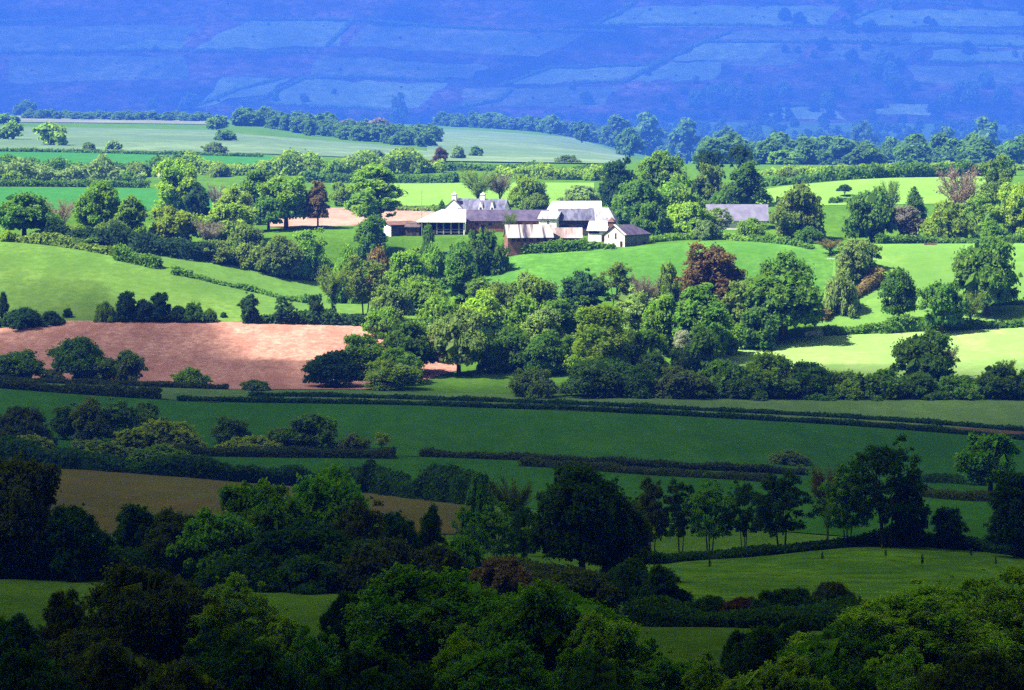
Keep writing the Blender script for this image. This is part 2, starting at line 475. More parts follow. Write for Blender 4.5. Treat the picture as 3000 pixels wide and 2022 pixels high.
MG_PLOUGH = field_mat('red_earth', (.47, .258, .190), (.54, .308, .228), (.26, .115, .082), .018, (1.45, .28, .30), .6, .8)
MG_LEFT = field_mat('grazed_grass', (.105, .225, .036), (.150, .240, .046), (.070, .145, .024), .018, (1.2, .55, .10), .45, .3)
MG_FARM = field_mat('lush_grass', (.095, .245, .034), (.125, .265, .040), (.050, .145, .022), .02, (.15, .5, .1), .5, .4)
MG_RIGHT = field_mat('cut_grass', (.140, .275, .050), (.175, .295, .060), (.095, .210, .038), .012, (.2, .6, .06), .3, .2)
MG_PALE = field_mat('mown_grass', (.235, .360, .105), (.285, .375, .130), (.155, .285, .070), .010, (.25, .7, .05), .3, .2)
MG_PINK = field_mat('dry_earth', (.34, .215, .165), (.42, .28, .22), (.25, .15, .11), .03)
MG_LIME = field_mat('fresh_grass', (.155, .300, .048), (.180, .315, .055), (.115, .235, .040), .02)
MG_CROP = field_mat('blue_green_crop', (.040, .170, .034), (.050, .185, .036), (.030, .130, .028), .02)
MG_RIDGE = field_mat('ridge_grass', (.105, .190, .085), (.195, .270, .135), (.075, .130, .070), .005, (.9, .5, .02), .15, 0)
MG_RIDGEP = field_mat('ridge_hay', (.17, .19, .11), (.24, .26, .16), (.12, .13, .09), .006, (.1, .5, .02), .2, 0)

MG_BANK = field_mat('bare_bank', (.150, .070, .045), (.080, .075, .030), (.060, .040, .025), .08)
def sheet(us, ys, name, mat):
    U, Yv = np.meshgrid(us, ys)
    X = (U-U0)*np.maximum(Yv, 150)/F
    Z = ground(X, Yv)
    n, m = U.shape
    idx = np.arange(n*m).reshape(n, m)
    Fc = np.stack([idx[:-1, :-1], idx[:-1, 1:], idx[1:, 1:], idx[1:, :-1]], -1).reshape(-1, 4)
    return struct(name, mesh_np(name, np.stack([X, Yv, Z], -1).reshape(-1, 3), Fc, mat, True))
_us = np.concatenate([[-18000, -9000, -6000, -4000, -2500, -1500, -900], np.linspace(-600, 2926, 220), [3300, 3900, 5000, 6500, 8500, 11500, 20000]])
sheet(_us, np.concatenate([np.linspace(-60, 1400, 487), np.linspace(1405, 6000, 220)]), 'ground', MG_GRASS)
sheet(_us, np.concatenate([np.linspace(6000, 7400, 80), np.linspace(7420, 9000, 20)]), 'hill', MG_MOOR)

def cv(pts, u):
    return np.interp(u, [p[0] for p in pts], [p[1] for p in pts])
def field(name, top, bot, mat, off=.12, nr=26, ystart=160):
    if min(top[0][0], bot[0][0]) <= -50: top = [(-640, top[0][1])]+top; bot = [(-640, bot[0][1])]+bot
    if max(top[-1][0], bot[-1][0]) >= 2400: top = top+[(2980, top[-1][1])]; bot = bot+[(2980, bot[-1][1])]
    u0 = max(top[0][0], bot[0][0]); u1 = min(top[-1][0], bot[-1][0])
    us = np.linspace(u0, u1, max(int((u1-u0)/16), 6)); V = []
    for u in us:
        y1 = depth_at(u, cv(top, u), ystart); y0 = depth_at(u, cv(bot, u), ystart)
        for y in np.linspace(y0, y1, nr):
            X = (u-U0)*y/F; V.append((X, y, float(ground(X, y))+off))
    n, m = len(us), nr
    idx = np.arange(n*m).reshape(n, m)
    Fc = np.stack([idx[:-1, :-1], idx[1:, :-1], idx[1:, 1:], idx[:-1, 1:]], -1).reshape(-1, 4)
    return struct(name, mesh_np(name, V, Fc, mat, True))
def patch(name, tl, tr, br, bl, mat, off=.5, n=14):
    V = []
    a = [np.array(q, float) for q in (tl, tr, br, bl)]
    for i in range(n):
        for j in range(n):
            s, t = i/(n-1), j/(n-1)
            p = (a[0]*(1-s)+a[1]*s)*(1-t)+(a[3]*(1-s)+a[2]*s)*t
            q = p*.031
            p = p+np.array([mnoise.noise(Vector((q[0], q[1], 1.7)))*22, mnoise.noise(Vector((q[0], q[1], 8.3)))*7])
            y = depth_at(p[0], p[1], 5990 if p[1] < 282 else 1400); X = (p[0]-U0)*y/F
            V.append((X, y, float(ground(X, y))+off))
    idx = np.arange(n*n).reshape(n, n)
    Fc = np.stack([idx[:-1, :-1], idx[:-1, 1:], idx[1:, 1:], idx[1:, :-1]], -1).reshape(-1, 4)
    return struct(name, mesh_np(name, V, Fc, mat, True))

field('meadow', [(1440, 1262), (1700, 1255), (2000, 1238), (2200, 1242), (2430, 1258)], [(1440, 1400), (2430, 1400)], MG_MEADOW)
field('stubble_field', [(-100, 1046), (50, 1056), (565, 1093), (860, 1118), (1090, 1146)], [(-100, 1215), (1090, 1215)], MG_BROWN)
field('wheat_field', [(-100, 876), (0, 884), (400, 912), (900, 921), (1500, 944), (1900, 966), (2430, 1000)],
      [(-100, 1012), (400, 1030), (900, 1037), (1400, 1052), (1840, 1078), (2430, 1100)], MG_WHEAT, nr=40)
field('wheat_field', [(400, 1031), (900, 1038), (1400, 1053), (1840, 1079), (2430, 1101)],
      [(400, 1076), (565, 1090), (860, 1115), (1090, 1140), (1300, 1170), (2430, 1262)], MG_WHEAT, nr=30)
field('barley_field', [(-100, 862), (0, 866), (500, 884), (800, 890), (1200, 898), (1600, 902), (2430, 906)],
      [(-100, 874), (0, 882), (400, 910), (900, 919), (1500, 942), (1900, 964), (2430, 998)], MG_OLIVE)
field('ploughed_field', [(-100, 737), (0, 737), (160, 729), (400, 730), (840, 739), (1040, 762)], [(-100, 864), (500, 885), (890, 886), (1040, 842)], MG_PLOUGH, nr=50)
field('grass_field', [(-100, 546), (0, 550), (200, 564), (370, 581), (560, 602), (740, 642), (960, 672)], [(-100, 728), (960, 735)], MG_LEFT, nr=46)
field('grass_field', [(975, 600), (1085, 584), (1300, 572), (1420, 563), (1560, 551), (1800, 549), (1905, 556)], [(975, 668), (1905, 690)], MG_FARM, nr=40)
field('grass_field', [(1846, 752), (1906, 557), (2000, 556), (2430, 554)], [(1846, 756), (2430, 742)], MG_RIGHT, .2, nr=46)
field('grass_field', [(1560, 812), (1720, 780), (1860, 763), (2100, 750), (2430, 742)], [(1560, 864), (2430, 860)], MG_PALE, nr=30)
field('dry_field', [(610, 473), (1010, 473)], [(610, 516), (1010, 512)], MG_PINK)
field('grass_field', [(860, 416), (1350, 416)], [(860, 470), (1350, 462)], MG_LIME)
field('grass_field', [(1690, 440), (1780, 424), (1950, 408), (2150, 400), (2260, 398)], [(1690, 470), (2260, 462)], MG_LIME)
field('crop_field', [(-100, 426), (420, 430), (720, 436)], [(-100, 478), (720, 478)], MG_CROP)
field('crop_field', [(-100, 344), (300, 348), (620, 356)], [(-100, 374), (620, 376)], MG_CROP)
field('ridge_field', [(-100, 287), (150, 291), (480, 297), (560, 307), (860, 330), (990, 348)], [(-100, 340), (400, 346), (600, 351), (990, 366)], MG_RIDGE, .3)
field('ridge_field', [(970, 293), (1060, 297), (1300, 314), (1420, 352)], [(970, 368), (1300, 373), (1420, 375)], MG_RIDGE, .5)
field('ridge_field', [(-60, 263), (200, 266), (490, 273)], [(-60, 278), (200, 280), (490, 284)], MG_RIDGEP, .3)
field('earth_bank', [(1650, 945), (1900, 956), (2430, 990)], [(1650, 949), (1900, 962), (2430, 998)], MG_BANK, .25, nr=8)
field('earth_bank', [(462, 903), (500, 905)], [(455, 915), (506, 917)], MG_BANK, .25, nr=8)
patch('valley_field', (2020, 318), (2330, 322), (2330, 338), (2080, 336), MG_RIDGE)
patch('valley_field', (1450, 318), (1560, 322), (1600, 346), (1500, 346), MG_RIDGE)
for q in [((560, 48), (800, 49), (760, 106), (440, 113)), ((500, 179), (660, 176), (600, 214), (450, 245)), ((690, 181), (1010, 190), (950, 245), (605, 236)),
          ((1450, 14), (1900, 16), (1880, 64), (1352, 59)), ((1600, 98), (1790, 94), (1730, 132), (1530, 136)), ((1245, 157), (1480, 150), (1400, 186), (1150, 193)),
          ((1525, 140), (1650, 138), (1610, 182), (1440, 184)), ((1735, 243), (1880, 243), (1930, 272), (1740, 270)), ((1990, 236), (2135, 237), (2150, 264), (1990, 262)),
          ((2080, 76), (2330, 84), (2330, 108), (2060, 104)), ((2120, 112), (2330, 115), (2330, 146), (2110, 140)), ((1960, 20), (2330, 26), (2330, 62), (1900, 58)),
          ((330, 92), (430, 92), (400, 112), (250, 114))]:
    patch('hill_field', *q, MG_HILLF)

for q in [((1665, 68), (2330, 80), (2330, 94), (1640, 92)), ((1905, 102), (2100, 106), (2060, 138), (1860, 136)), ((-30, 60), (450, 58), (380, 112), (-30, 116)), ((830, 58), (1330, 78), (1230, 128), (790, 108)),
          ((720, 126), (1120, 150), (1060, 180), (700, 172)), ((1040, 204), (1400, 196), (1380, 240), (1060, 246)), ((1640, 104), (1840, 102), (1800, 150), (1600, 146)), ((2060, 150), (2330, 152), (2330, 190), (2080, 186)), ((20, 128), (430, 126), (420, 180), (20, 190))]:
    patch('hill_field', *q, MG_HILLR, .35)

# ------------------------------------------------------------------ air
def box_mesh(name, lo, hi, mat):
    x0, y0, z0 = lo; x1, y1, z1 = hi
    V = [(x0, y0, z0), (x1, y0, z0), (x1, y1, z0), (x0, y1, z0), (x0, y0, z1), (x1, y0, z1), (x1, y1, z1), (x0, y1, z1)]
    return mesh_np(name, V, [(3, 2, 1, 0), (4, 5, 6, 7), (0, 1, 5, 4), (1, 2, 6, 5), (2, 3, 7, 6), (3, 0, 4, 7)], mat)
HAZE_D, HAZE_C = .00023, (.058, .203, .93)
m, nt, out = new_mat('haze_air')
pv = N(nt, 'ShaderNodeVolumePrincipled', Density=HAZE_D, Anisotropy=0.0); pv.inputs['Color'].default_value = (*HAZE_C, 1)
L(nt, pv.outputs[0], out.inputs['Volume'])
zlo = float(ZT.min())-3; zhi = float(ZT.max())+6
hz = struct('haze', box_mesh('haze', (-12500, -80, zlo), (12500, 9030, zhi), m), 'stuff')

# ------------------------------------------------------------------ clouds: banks of vapour whose shade lies on the near fields and the far moor
m, nt, out = new_mat('cloud_vapour')
pv = N(nt, 'ShaderNodeVolumePrincipled', Density=.075, Anisotropy=.2); pv.inputs['Color'].default_value = (.93, .94, .97, 1)
L(nt, pv.outputs[0], out.inputs['Volume'])
def cloud(name, x0, x1, y0, y1, dens, base, thick, step=16, gz=-72):
    """a cloud bank; dens(x, y) in 0..1 is its fullness over the ground point whose sunlight it takes"""
    sh = (base-gz)/TO_SUN.z
    xs = np.arange(x0, x1+1, step); ys = np.arange(y0, y1+1, step)
    X, Yv = np.meshgrid(xs, ys)
    D = dens(X, Yv)
    wob = np.array([[mnoise.fractal(Vector((x*.011, y*.011, 3.1)), 1.0, 2.0, 4) for x in xs] for y in ys])
    T = thick*D*(1+.28*wob)
    live = D > .012
    n, mm = X.shape
    idx = np.full((n, mm), -1); idx[live] = np.arange(live.sum())
    k = int(live.sum())
    top = np.stack([X+TO_SUN.x*sh, Yv+TO_SUN.y*sh, base+T], -1)[live]
    bot = np.stack([X+TO_SUN.x*sh, Yv+TO_SUN.y*sh, base-T*.12-.3], -1)[live]
    quad = live[:-1, :-1] & live[1:, :-1] & live[:-1, 1:] & live[1:, 1:]
    a, b, c, d = idx[:-1, :-1][quad], idx[:-1, 1:][quad], idx[1:, 1:][quad], idx[1:, :-1][quad]
    Fc = [np.stack([a, b, c, d], -1), np.stack([d, c, b, a], -1)+k]
    edges = {}
    for q in Fc[0]:
        for e in range(4): edges[(q[e], q[(e+1) % 4])] = 1
    rim = [(p, q) for (p, q) in edges if (q, p) not in edges]
    Fc.append(np.array([(q, p, p+k, q+k) for p, q in rim]))
    me = mesh_np(name, np.concatenate([top, bot]), np.concatenate(Fc), m, True)
    return struct(name, me, 'stuff')
def sstep(a, b, x):
    t = np.clip((x-a)/(b-a), 0, 1); return t*t*(3-2*t)
def near_shade(X, Y):
    """1 = thin middle of the bank; thicker shoulders all round it"""
    u = U0+F*X/np.maximum(Y, 200)
    edge = 864+ 68*np.exp(-((u-200)/280.)**2)+14*np.sin(u/210.)+30*sstep(300, -200, u)
    a = .8*(1-sstep(edge-50, edge+30, Y))+.2*(1-sstep(edge-260, edge-40, Y))
    rim = sstep(-2600, -2200, X)*(1-sstep(2000, 2400, X))*sstep(-2600, -2200, Y)
    side = np.maximum(sstep(330, 620, np.abs(X)), 1-sstep(-150, 150, Y))*(1-sstep(edge-160, edge-20, Y))  # unseen thick shoulders, added to block blue light from the sky
    return a*rim*(1+.55*(1-sstep(200, 480, Y))+2.6*side)
cloud('cloud', -2600, 2400, -2600, 980, near_shade, 300, 23.5, 25)
def far_shade(X, Y):
    return sstep(2500, 3600, Y)*(1-sstep(9300, 9800, Y))*sstep(-4200, -3400, X)*(1-sstep(3000, 3800, X))
cloud('cloud', -4200, 3800, 2500, 9800, far_shade, 420, 9, 110, -20)

# ------------------------------------------------------------------ sky, sun, camera
w = bpy.data.worlds.new('World'); sc.world = w; w.use_nodes = True
nt = w.node_tree; nt.nodes.clear()
sky = nt.nodes.new('ShaderNodeTexSky'); sky.sky_type = 'NISHITA'; sky.sun_disc = False; sky.air_density = .7; sky.dust_density = 1.4
sky.sun_elevation = SUN_EL
sky.sun_rotation = math.atan2(TO_SUN.x, TO_SUN.y)
bg = nt.nodes.new('ShaderNodeBackground'); bg.inputs[1].default_value = .0585
wo = nt.nodes.new('ShaderNodeOutputWorld'); L(nt, sky.outputs[0], bg.inputs[0]); L(nt, bg.outputs[0], wo.inputs[0])
sd = bpy.data.lights.new('sun', 'SUN'); sd.energy = 5.0; sd.angle = math.radians(.5); sd.color = (1, .95, .86)
so = bpy.data.objects.new('sun', sd); COL.objects.link(so); so.rotation_euler = (-TO_SUN).to_track_quat('-Z', 'Y').to_euler(); so.location = TO_SUN*900
cd = bpy.data.cameras.new('camera'); cam = bpy.data.objects.new('camera', cd); COL.objects.link(cam)
cd.sensor_width = 36; cd.lens = F/2326*36; cd.shift_y = -(784-VH)/2326
cd.clip_start = .5; cd.clip_end = 20000
cam.rotation_euler = (math.pi/2, 0, 0); sc.camera = cam
sc.view_settings.view_transform = 'Standard'; sc.view_settings.look = 'None'; sc.view_settings.gamma = 1
sc.view_settings.exposure = 2.0
sc.render.engine = 'CYCLES'
cy = sc.cycles
cy.max_bounces = 5; cy.diffuse_bounces = 4; cy.glossy_bounces = 1; cy.transmission_bounces = 2; cy.volume_bounces = 1; cy.transparent_max_bounces = 4
cy.use_denoising = False
try: cy.denoiser = 'OPENIMAGEDENOISE'
except Exception: pass
cy.sample_clamp_indirect = 3; cy.caustics_reflective = False; cy.caustics_refractive = False
# ------------------------------------------------------------------ farm buildings
MB_WHITE = plain_mat('limewash', (.72, .68, .64), (.84, .82, .80), .5)
MB_STONE = plain_mat('pale_stone', (.42, .38, .33), (.68, .63, .57), 1.4, 6)
MB_STONE_SHADE = plain_mat('shaded_stone', (.10, .095, .10), (.21, .20, .19), 1.6, 6)  # shaded copy of the barn's stone, for walls turned from the sun
MB_BRICK = plain_mat('red_brick', (.16, .068, .036), (.30, .165, .10), .6, 6)
MB_RUST = plain_mat('rusty_brick', (.16, .062, .046), (.26, .125, .095), .8, 6)
MB_BROWN = plain_mat('brown_boards', (.034, .026, .025), (.11, .08, .068), .7, 6, stretch=(.4, 1, 2.4))
MB_SLATE = plain_mat('purple_slate', (.044, .036, .066), (.086, .070, .110), .7, 6)
MB_SLATEL = plain_mat('weathered_slate', (.046, .048, .085), (.150, .150, .205), .55, 6, stretch=(1.6, .5, 1))
MB_METAL = plain_mat('pale_roofing', (.36, .36, .35), (.56, .55, .54), .5, 4)
MB_METALG = plain_mat('grey_roofing', (.11, .105, .145), (.40, .39, .41), .5, 6, stretch=(1.5, .4, 1))
MB_STRIPE = plain_mat('rust_streaked_roofing', (.045, .038, .060), (.36, .32, .30), .42, 4, stretch=(1.5, .10, .10), lo=.42, hi=.50)
MB_PINK = plain_mat('pink_rust_roofing', (.17, .11, .10), (.38, .34, .32), .35, 5, stretch=(1.2, .25, .25))
MB_BLUE = plain_mat('blue_grey_roofing', (.115, .108, .165), (.165, .158, .21), .4, 4)
MB_DARK = plain_mat('dark_opening', (.012, .011, .012), (.03, .026, .026), 1)
MB_PANE = plain_mat('window_glass', (.03, .035, .05), (.07, .08, .11), 1, rough=.15, spec=.5)
MB_LILAC = plain_mat('lilac_paint', (.36, .30, .42), (.42, .36, .48), 1)
MB_TILE = plain_mat('red_tile', (.10, .048, .036), (.16, .09, .066), .8, 5)
MB_POST = plain_mat('timber_post', (.22, .21, .22), (.36, .34, .34), 1)
MB_POLE = plain_mat('creosoted_pole', (.20, .17, .13), (.30, .26, .20), 1)

def boxv(x0, x1, y0, y1, z0, z1):
    V = [(x0, y0, z0), (x1, y0, z0), (x1, y1, z0), (x0, y1, z0), (x0, y0, z1), (x1, y0, z1), (x1, y1, z1), (x0, y1, z1)]
    return V, [(3, 2, 1, 0), (4, 5, 6, 7), (0, 1, 5, 4), (1, 2, 6, 5), (2, 3, 7, 6), (3, 0, 4, 7)]
def part(name, parts, mat, root, label=None):
    V, Fc = join(parts); o = obj(name, mesh_np(name, V, Fc, mat), root)
    if label: o['label'] = label
    return o
def solid(o, th, off=-1):
    md = o.modifiers.new('thickness', 'SOLIDIFY'); md.thickness = th; md.offset = off; return o

def building(name, label, u, Y, rot, Ln, W, v_eave, v_ridge, wall, roof, hl=0.0, hr=0.0, over=.35, open_front=False, group='old farm buildings', mono=False, cat=None, sink=1.2, gable=None):
    X = (u-U0)*Y/F; zg = float(ground(X, Y))
    he = (VH-v_eave)*Y/F-zg; hh = (VH-v_ridge)*Y/F-zg
    root = thing(name, label, cat or 'building', (X, Y, zg), rot, group)
    a, b = Ln/2, W/2
    bk = hh-.12 if mono else he
    # walls, each of the four sides a real wall
    V = [(-a, -b, -sink), (a, -b, -sink), (a, b, -sink), (-a, b, -sink), (-a, -b, he), (a, -b, he), (a, b, bk), (-a, b, bk), (-a, 0, hh), (a, 0, hh)]
    Fc = [(2, 3, 7, 6)]
    if not open_front: Fc.append((0, 1, 5, 4))
    if mono: Fc += [(1, 2, 6, 5), (3, 0, 4, 7)]
    else:
        Fc.append((1, 2, 6, 9, 5) if hr == 0 else (1, 2, 6, 5)); Fc.append((3, 0, 4, 8, 7) if hl == 0 else (3, 0, 4, 7))
    wl = obj('wall', mesh_np('wall', V, Fc, wall), root); solid(wl, .35)
    if gable: wl.data.materials.append(gable); wl.data.polygons[len(Fc)-1].material_index = 1
    sl = (hh-he)/(b if not mono else W); ex = over; e = he-sl*ex+.06
    if mono:
        V = [(-a-ex, -b-ex, e), (a+ex, -b-ex, e), (a+ex, b+ex, hh+.06), (-a-ex, b+ex, hh+.06)]; Fc = [(0, 1, 2, 3)]
    else:
        xl = -a+hl if hl else -a-ex; xr = a-hr if hr else a+ex; t = hh+.06
        V = [(-a-ex, -b-ex, e), (a+ex, -b-ex, e), (a+ex, b+ex, e), (-a-ex, b+ex, e), (xl, 0, t), (xr, 0, t)]
        Fc = [(0, 1, 5, 4), (2, 3, 4, 5)]
        if hl: Fc.append((3, 0, 4))
        if hr: Fc.append((1, 2, 5))
    rf = obj('roof', mesh_np('roof', V, Fc, roof), root); solid(rf, .16, 1)
    return dict(root=root, a=a, b=b, he=he, hh=hh, roof=rf, wall=wl)
def opening(B, kind, side, x, z0, w, h, mat=None, frame=None):
    """a window or door on the front (-y), left gable (-x) or right gable (+x)"""
    d = .05
    def bx(x0, x1, q0, q1, dd):
        if side == 'front': return boxv(x0, x1, -B['b']-dd, -B['b']+.1, q0, q1)
        if side == 'gl': return boxv(-B['a']-dd, -B['a']+.1, x0, x1, q0, q1)
        return boxv(B['a']-.1, B['a']+dd, x0, x1, q0, q1)
    o = part(kind, [bx(x-w/2, x+w/2, z0, z0+h, d)], mat or MB_PANE, B['root'])
    if frame:
        f = .12
        part('frame', [bx(x-w/2-f, x-w/2, z0-f, z0+h+f, d+.03), bx(x+w/2, x+w/2+f, z0-f, z0+h+f, d+.03), bx(x-w/2, x+w/2, z0+h, z0+h+f, d+.03), bx(x-w/2, x+w/2, z0-f, z0, d+.03)], frame, o)
    return o
def chimney(B, x, y, z0, z1, w, mat, parent=None):
    return part('chimney', [boxv(x-w/2, x+w/2, y-w/2, y+w/2, z0, z1-.25), boxv(x-w/2-.12, x+w/2+.12, y-w/2-.12, y+w/2+.12, z1-.25, z1), boxv(x-.2, x+.2, y-.2, y+.2, z1, z1+.5)], mat, parent or B['roof'])

# farmhouse: long range with a cross wing towards the yard
S = 1050/F
B = building('farmhouse', 'white farmhouse with slate roof and two pale chimneys above the farmyard', 1100, 1052, -.26, 12.9, 6.5, 475, 453.5, MB_WHITE, MB_SLATEL, cat='house')
wing = B['root']; zg = 0
xw = (1035-1100)*S; yw = -3.2; hw = 2.45; e = B['he']+.35; t = B['hh']-.1; s = 1.2
V = [(xw-hw, yw, -s), (xw+hw, yw, -s), (xw+hw, yw+7, -s), (xw-hw, yw+7, -s), (xw-hw, yw, e), (xw+hw, yw, e), (xw+hw, yw+7, e), (xw-hw, yw+7, e), (xw, yw, t), (xw, yw+7, t)]
solid(obj('wing_wall', mesh_np('wing_wall', V, [(0, 1, 5, 8, 4), (1, 2, 6, 5), (2, 3, 7, 9, 6), (3, 0, 4, 7)], MB_WHITE), wing), .35)
V = [(xw-hw-.25, yw-.1, e-.2), (xw, yw-.1, t+.1), (xw+hw+.25, yw-.1, e-.2), (xw-hw-.25, yw+7.2, e-.2), (xw, yw+7.2, t+.1), (xw+hw+.25, yw+7.2, e-.2)]
solid(obj('wing_roof', mesh_np('wing_roof', V, [(0, 1, 4, 3), (1, 2, 5, 4)], MB_SLATEL), wing), .18, 1)
o = part('window', [boxv(xw-.55, xw+.55, yw-.06, yw+.1, e-2.3, e-.5)], MB_LILAC, wing, 'lilac framed gable window')
part('pane', [boxv(xw-.38, xw+.38, yw-.09, yw-.05, e-2.1, e-.7)], MB_PANE, o)
chimney(B, xw, yw+.9, t-1.2, t+1.75, 1.2, MB_WHITE)
chimney(B, (1097-1100)*S, .1, t-.8, t+1.7, 1.15, MB_WHITE)
ch = chimney(B, (1143-1100)*S, .3, t-2.2, t-.1, .8, MB_BRICK); ch['label'] = 'dark red brick chimney at the end of the roof'
for ud, wd in ((1099, 1.7), (1126, 1.5)):
    x = (ud-1100)*S; z0 = B['he']-.3; z1 = B['hh']-.35
    dm = part('dormer', [([(x-wd/2, -3.5, z0), (x+wd/2, -3.5, z0), (x, -3.5, z1), (x-wd/2, -.3, z0), (x+wd/2, -.3, z0), (x, -.3, z1)], [(0, 1, 2), (5, 4, 3), (0, 2, 5, 3), (1, 4, 5, 2), (0, 3, 4, 1)])], MB_WHITE, wing)
    part('window', [boxv(x-.3, x+.3, -3.58, -3.48, z0+.1, z0+.95)], MB_PANE, dm)
for x in (-3.2, -1.0, 1.6, 4.2): opening(B, 'window', 'front', x, B['he']-1.35, .8, 1.0, MB_PANE, MB_WHITE)

# open-fronted cart shed with a big white roof
B = building('cart_shed', 'open-fronted shed with broad white roof and dark bays on posts', 1003, 1017, .0, 12.6, 8, 502.5, 477.5, MB_WHITE, MB_METAL, hl=6.4, open_front=True)
for k, uu in enumerate((948, 960, 972, 993, 1008, 1025, 1043, 1054)):
    x = (uu-1003)*1013/F; part('post', [boxv(x-.16, x+.16, -B['b']+.05, -B['b']+.37, -1, B['he'])], MB_POST, B['root'])
part('floor', [boxv(-B['a']+.4, B['a']-.4, -B['b'], B['b']-.4, -.4, .05)], MB_DARK, B['root'])
part('dark_back', [boxv(-B['a']+.4, B['a']-.4, B['b']-.55, B['b']-.4, .05, B['he']-.1)], MB_DARK, B['root'])  # near-black floor and back, put in for the shade inside the bays
part('tie_beam', [boxv(-B['a'], B['a'], -B['b']+.1, -B['b']+.3, B['he']-.42, B['he']-.15)], MB_DARK, B['root'])
part('rail', [boxv(-1.5, B['a']-.3, -B['b']+.12, -B['b']+.24, .55, .7), boxv(-1.5, B['a']-.3, -B['b']+.12, -B['b']+.24, 1.25, 1.4)], MB_POST, B['root'])
part('low_wall', [boxv(-B['a']+.1, -1.6, -B['b'], -B['b']+.3, -.6, 1.15)], MB_BROWN, B['root'])

# ruined low sheds by the round bush
B = building('low_shed', 'low shed with white end wall and dull brown front beside a round bush', 911, 1015, .5, 8.2, 4.2, 511, 505, MB_BROWN, MB_TILE, mono=True, gable=MB_WHITE)
opening(B, 'door', 'front', 2.2, -.2, 1.1, 1.7, MB_DARK); opening(B, 'window', 'front', -1.2, .5, .8, .7, MB_DARK)
B = building('lean_to', 'tumbledown brown lean-to between the low shed and the open bays', 938, 1013, -.1, 3.6, 3, 516, 506, MB_BROWN, MB_BROWN, mono=True)
opening(B, 'door', 'front', .5, -.2, 1.0, 1.5, MB_DARK)

# long brick barn
B = building('brick_barn', 'long orange brick barn under a purple slate roof in the middle of the yard', 1152, 1024, .0, 22.4, 8, 500, 478.5, MB_BRICK, MB_SLATE)
for x in (-8.2, -4.6, -.5, 3.6, 7.4): opening(B, 'window', 'front', x, B['he']-1.3, .9, .7, MB_DARK)
opening(B, 'door', 'front', 1.8, -.2, 1.6, 2.1, MB_DARK); opening(B, 'door', 'front', -6.4, -.2, 1.2, 2.0, MB_DARK)

# big white-roofed barn behind
B = building('hay_barn', 'tall barn with a plain brilliant white roof behind the slate barn', 1304, 1052, .03, 14.6, 9, 481, 458.5, MB_WHITE, MB_METAL, hl=1.3)
opening(B, 'door', 'gr', 0, 0, 3.2, 3.4, MB_DARK)

# slate barn with its pale end bay
B = building('slate_barn', 'barn with weathered blue slate roof and dark boarded front', 1308, 1016, .05, 9.2, 7, 498.5, 475.5, MB_BROWN, MB_SLATEL)
opening(B, 'door', 'front', -3.2, -.3, 2.1, 3.0, MB_DARK); opening(B, 'window', 'front', 2.4, 1.8, .9, .8, MB_DARK)
part('lean_to_wall', [boxv(-1.6, B['a']-.2, -B['b']-.9, -B['b']-.36, -.9, 1.5)], MB_BROWN, B['root'])
B = building('end_bay', 'white walled end bay with pale streaky roof joining the brick barn to the slate barn', 1252, 1014, -.3, 4.9, 6.5, 496, 481, MB_WHITE, MB_METALG)
opening(B, 'window', 'front', .1, B['he']-1.55, .5, .95, MB_DARK, MB_STONE)
opening(B, 'door', 'front', 1.2, -.2, .9, 1.9, MB_DARK)
B = building('cattle_shed', 'shed with mottled grey-white roof running down towards the trees', 1370, 1026, -.12, 7.2, 8, 501, 473.5, MB_WHITE, MB_METALG, hr=2.2)
opening(B, 'door', 'front', -1.0, -.2, 1.6, 2.2, MB_DARK)

# little shed and stone barn on the edge of the field
B = building('white_shed', 'small white shed with dark gap under its eaves beside the stone barn', 1362, 1000, -.3, 5.0, 4.5, 522, 504, MB_WHITE, MB_METAL)
part('opening', [boxv(-2.3, .6, -B['b']-.05, -B['b']+.1, B['he']-.9, B['he']-.15)], MB_DARK, B['root'])  # dark slab on the wall, standing in for the shaded gap
opening(B, 'door', 'front', 1.6, -.3, .9, 1.9, MB_DARK)
part('porch', [boxv(2.55, 4.3, -1.4, .8, -.5, B['hh']+.1), ([(2.4, -1.6, B['hh']+.1), (4.45, -1.6, B['hh']+.1), (3.4, -.3, B['hh']+1.3), (2.4, 1, B['hh']+.1), (4.45, 1, B['hh']+.1)], [(0, 1, 2), (1, 4, 2), (4, 3, 2), (3, 0, 2), (0, 3, 4, 1)])], MB_TILE, B['root'])
th = math.radians(46)
B = building('stone_barn', 'stone barn with sunlit white gable end and purple roof at the field edge', 1424, 990, th, 9.6, 7.2, 531.5, 512, MB_STONE_SHADE, MB_SLATE, hr=2.6, gable=MB_STONE, sink=2.5)  # gable in lit stone, walls in shaded stone: sunlight put into the colours
opening(B, 'window', 'gl', -.4, B['he']-1.1, .55, 1.5, MB_DARK); opening(B, 'door', 'gl', -2.4, -.8, .8, 1.9, MB_DARK)
opening(B, 'window', 'gl', 2.2, B['he']-.9, .35, .9, MB_DARK)
part('verge', [([(-B['a']-.45, -B['b']-.4, B['he']-.1), (-B['a']+.35, -B['b']-.4, B['he']-.1), (-B['a']+.35, 0, B['hh']+.3), (-B['a']-.45, 0, B['hh']+.3), (-B['a']-.45, -B['b']-.4, B['he']+.1), (-B['a']+.35, -B['b']-.4, B['he']+.1), (-B['a']+.35, 0, B['hh']+.45), (-B['a']-.45, 0, B['hh']+.45)],
              [(3, 2, 1, 0), (4, 5, 6, 7), (0, 1, 5, 4), (1, 2, 6, 5), (2, 3, 7, 6), (3, 0, 4, 7)])], MB_METAL, B['root'])
opening(B, 'door', 'front', 2.8, -1.0, 1.0, 1.7, MB_DARK)

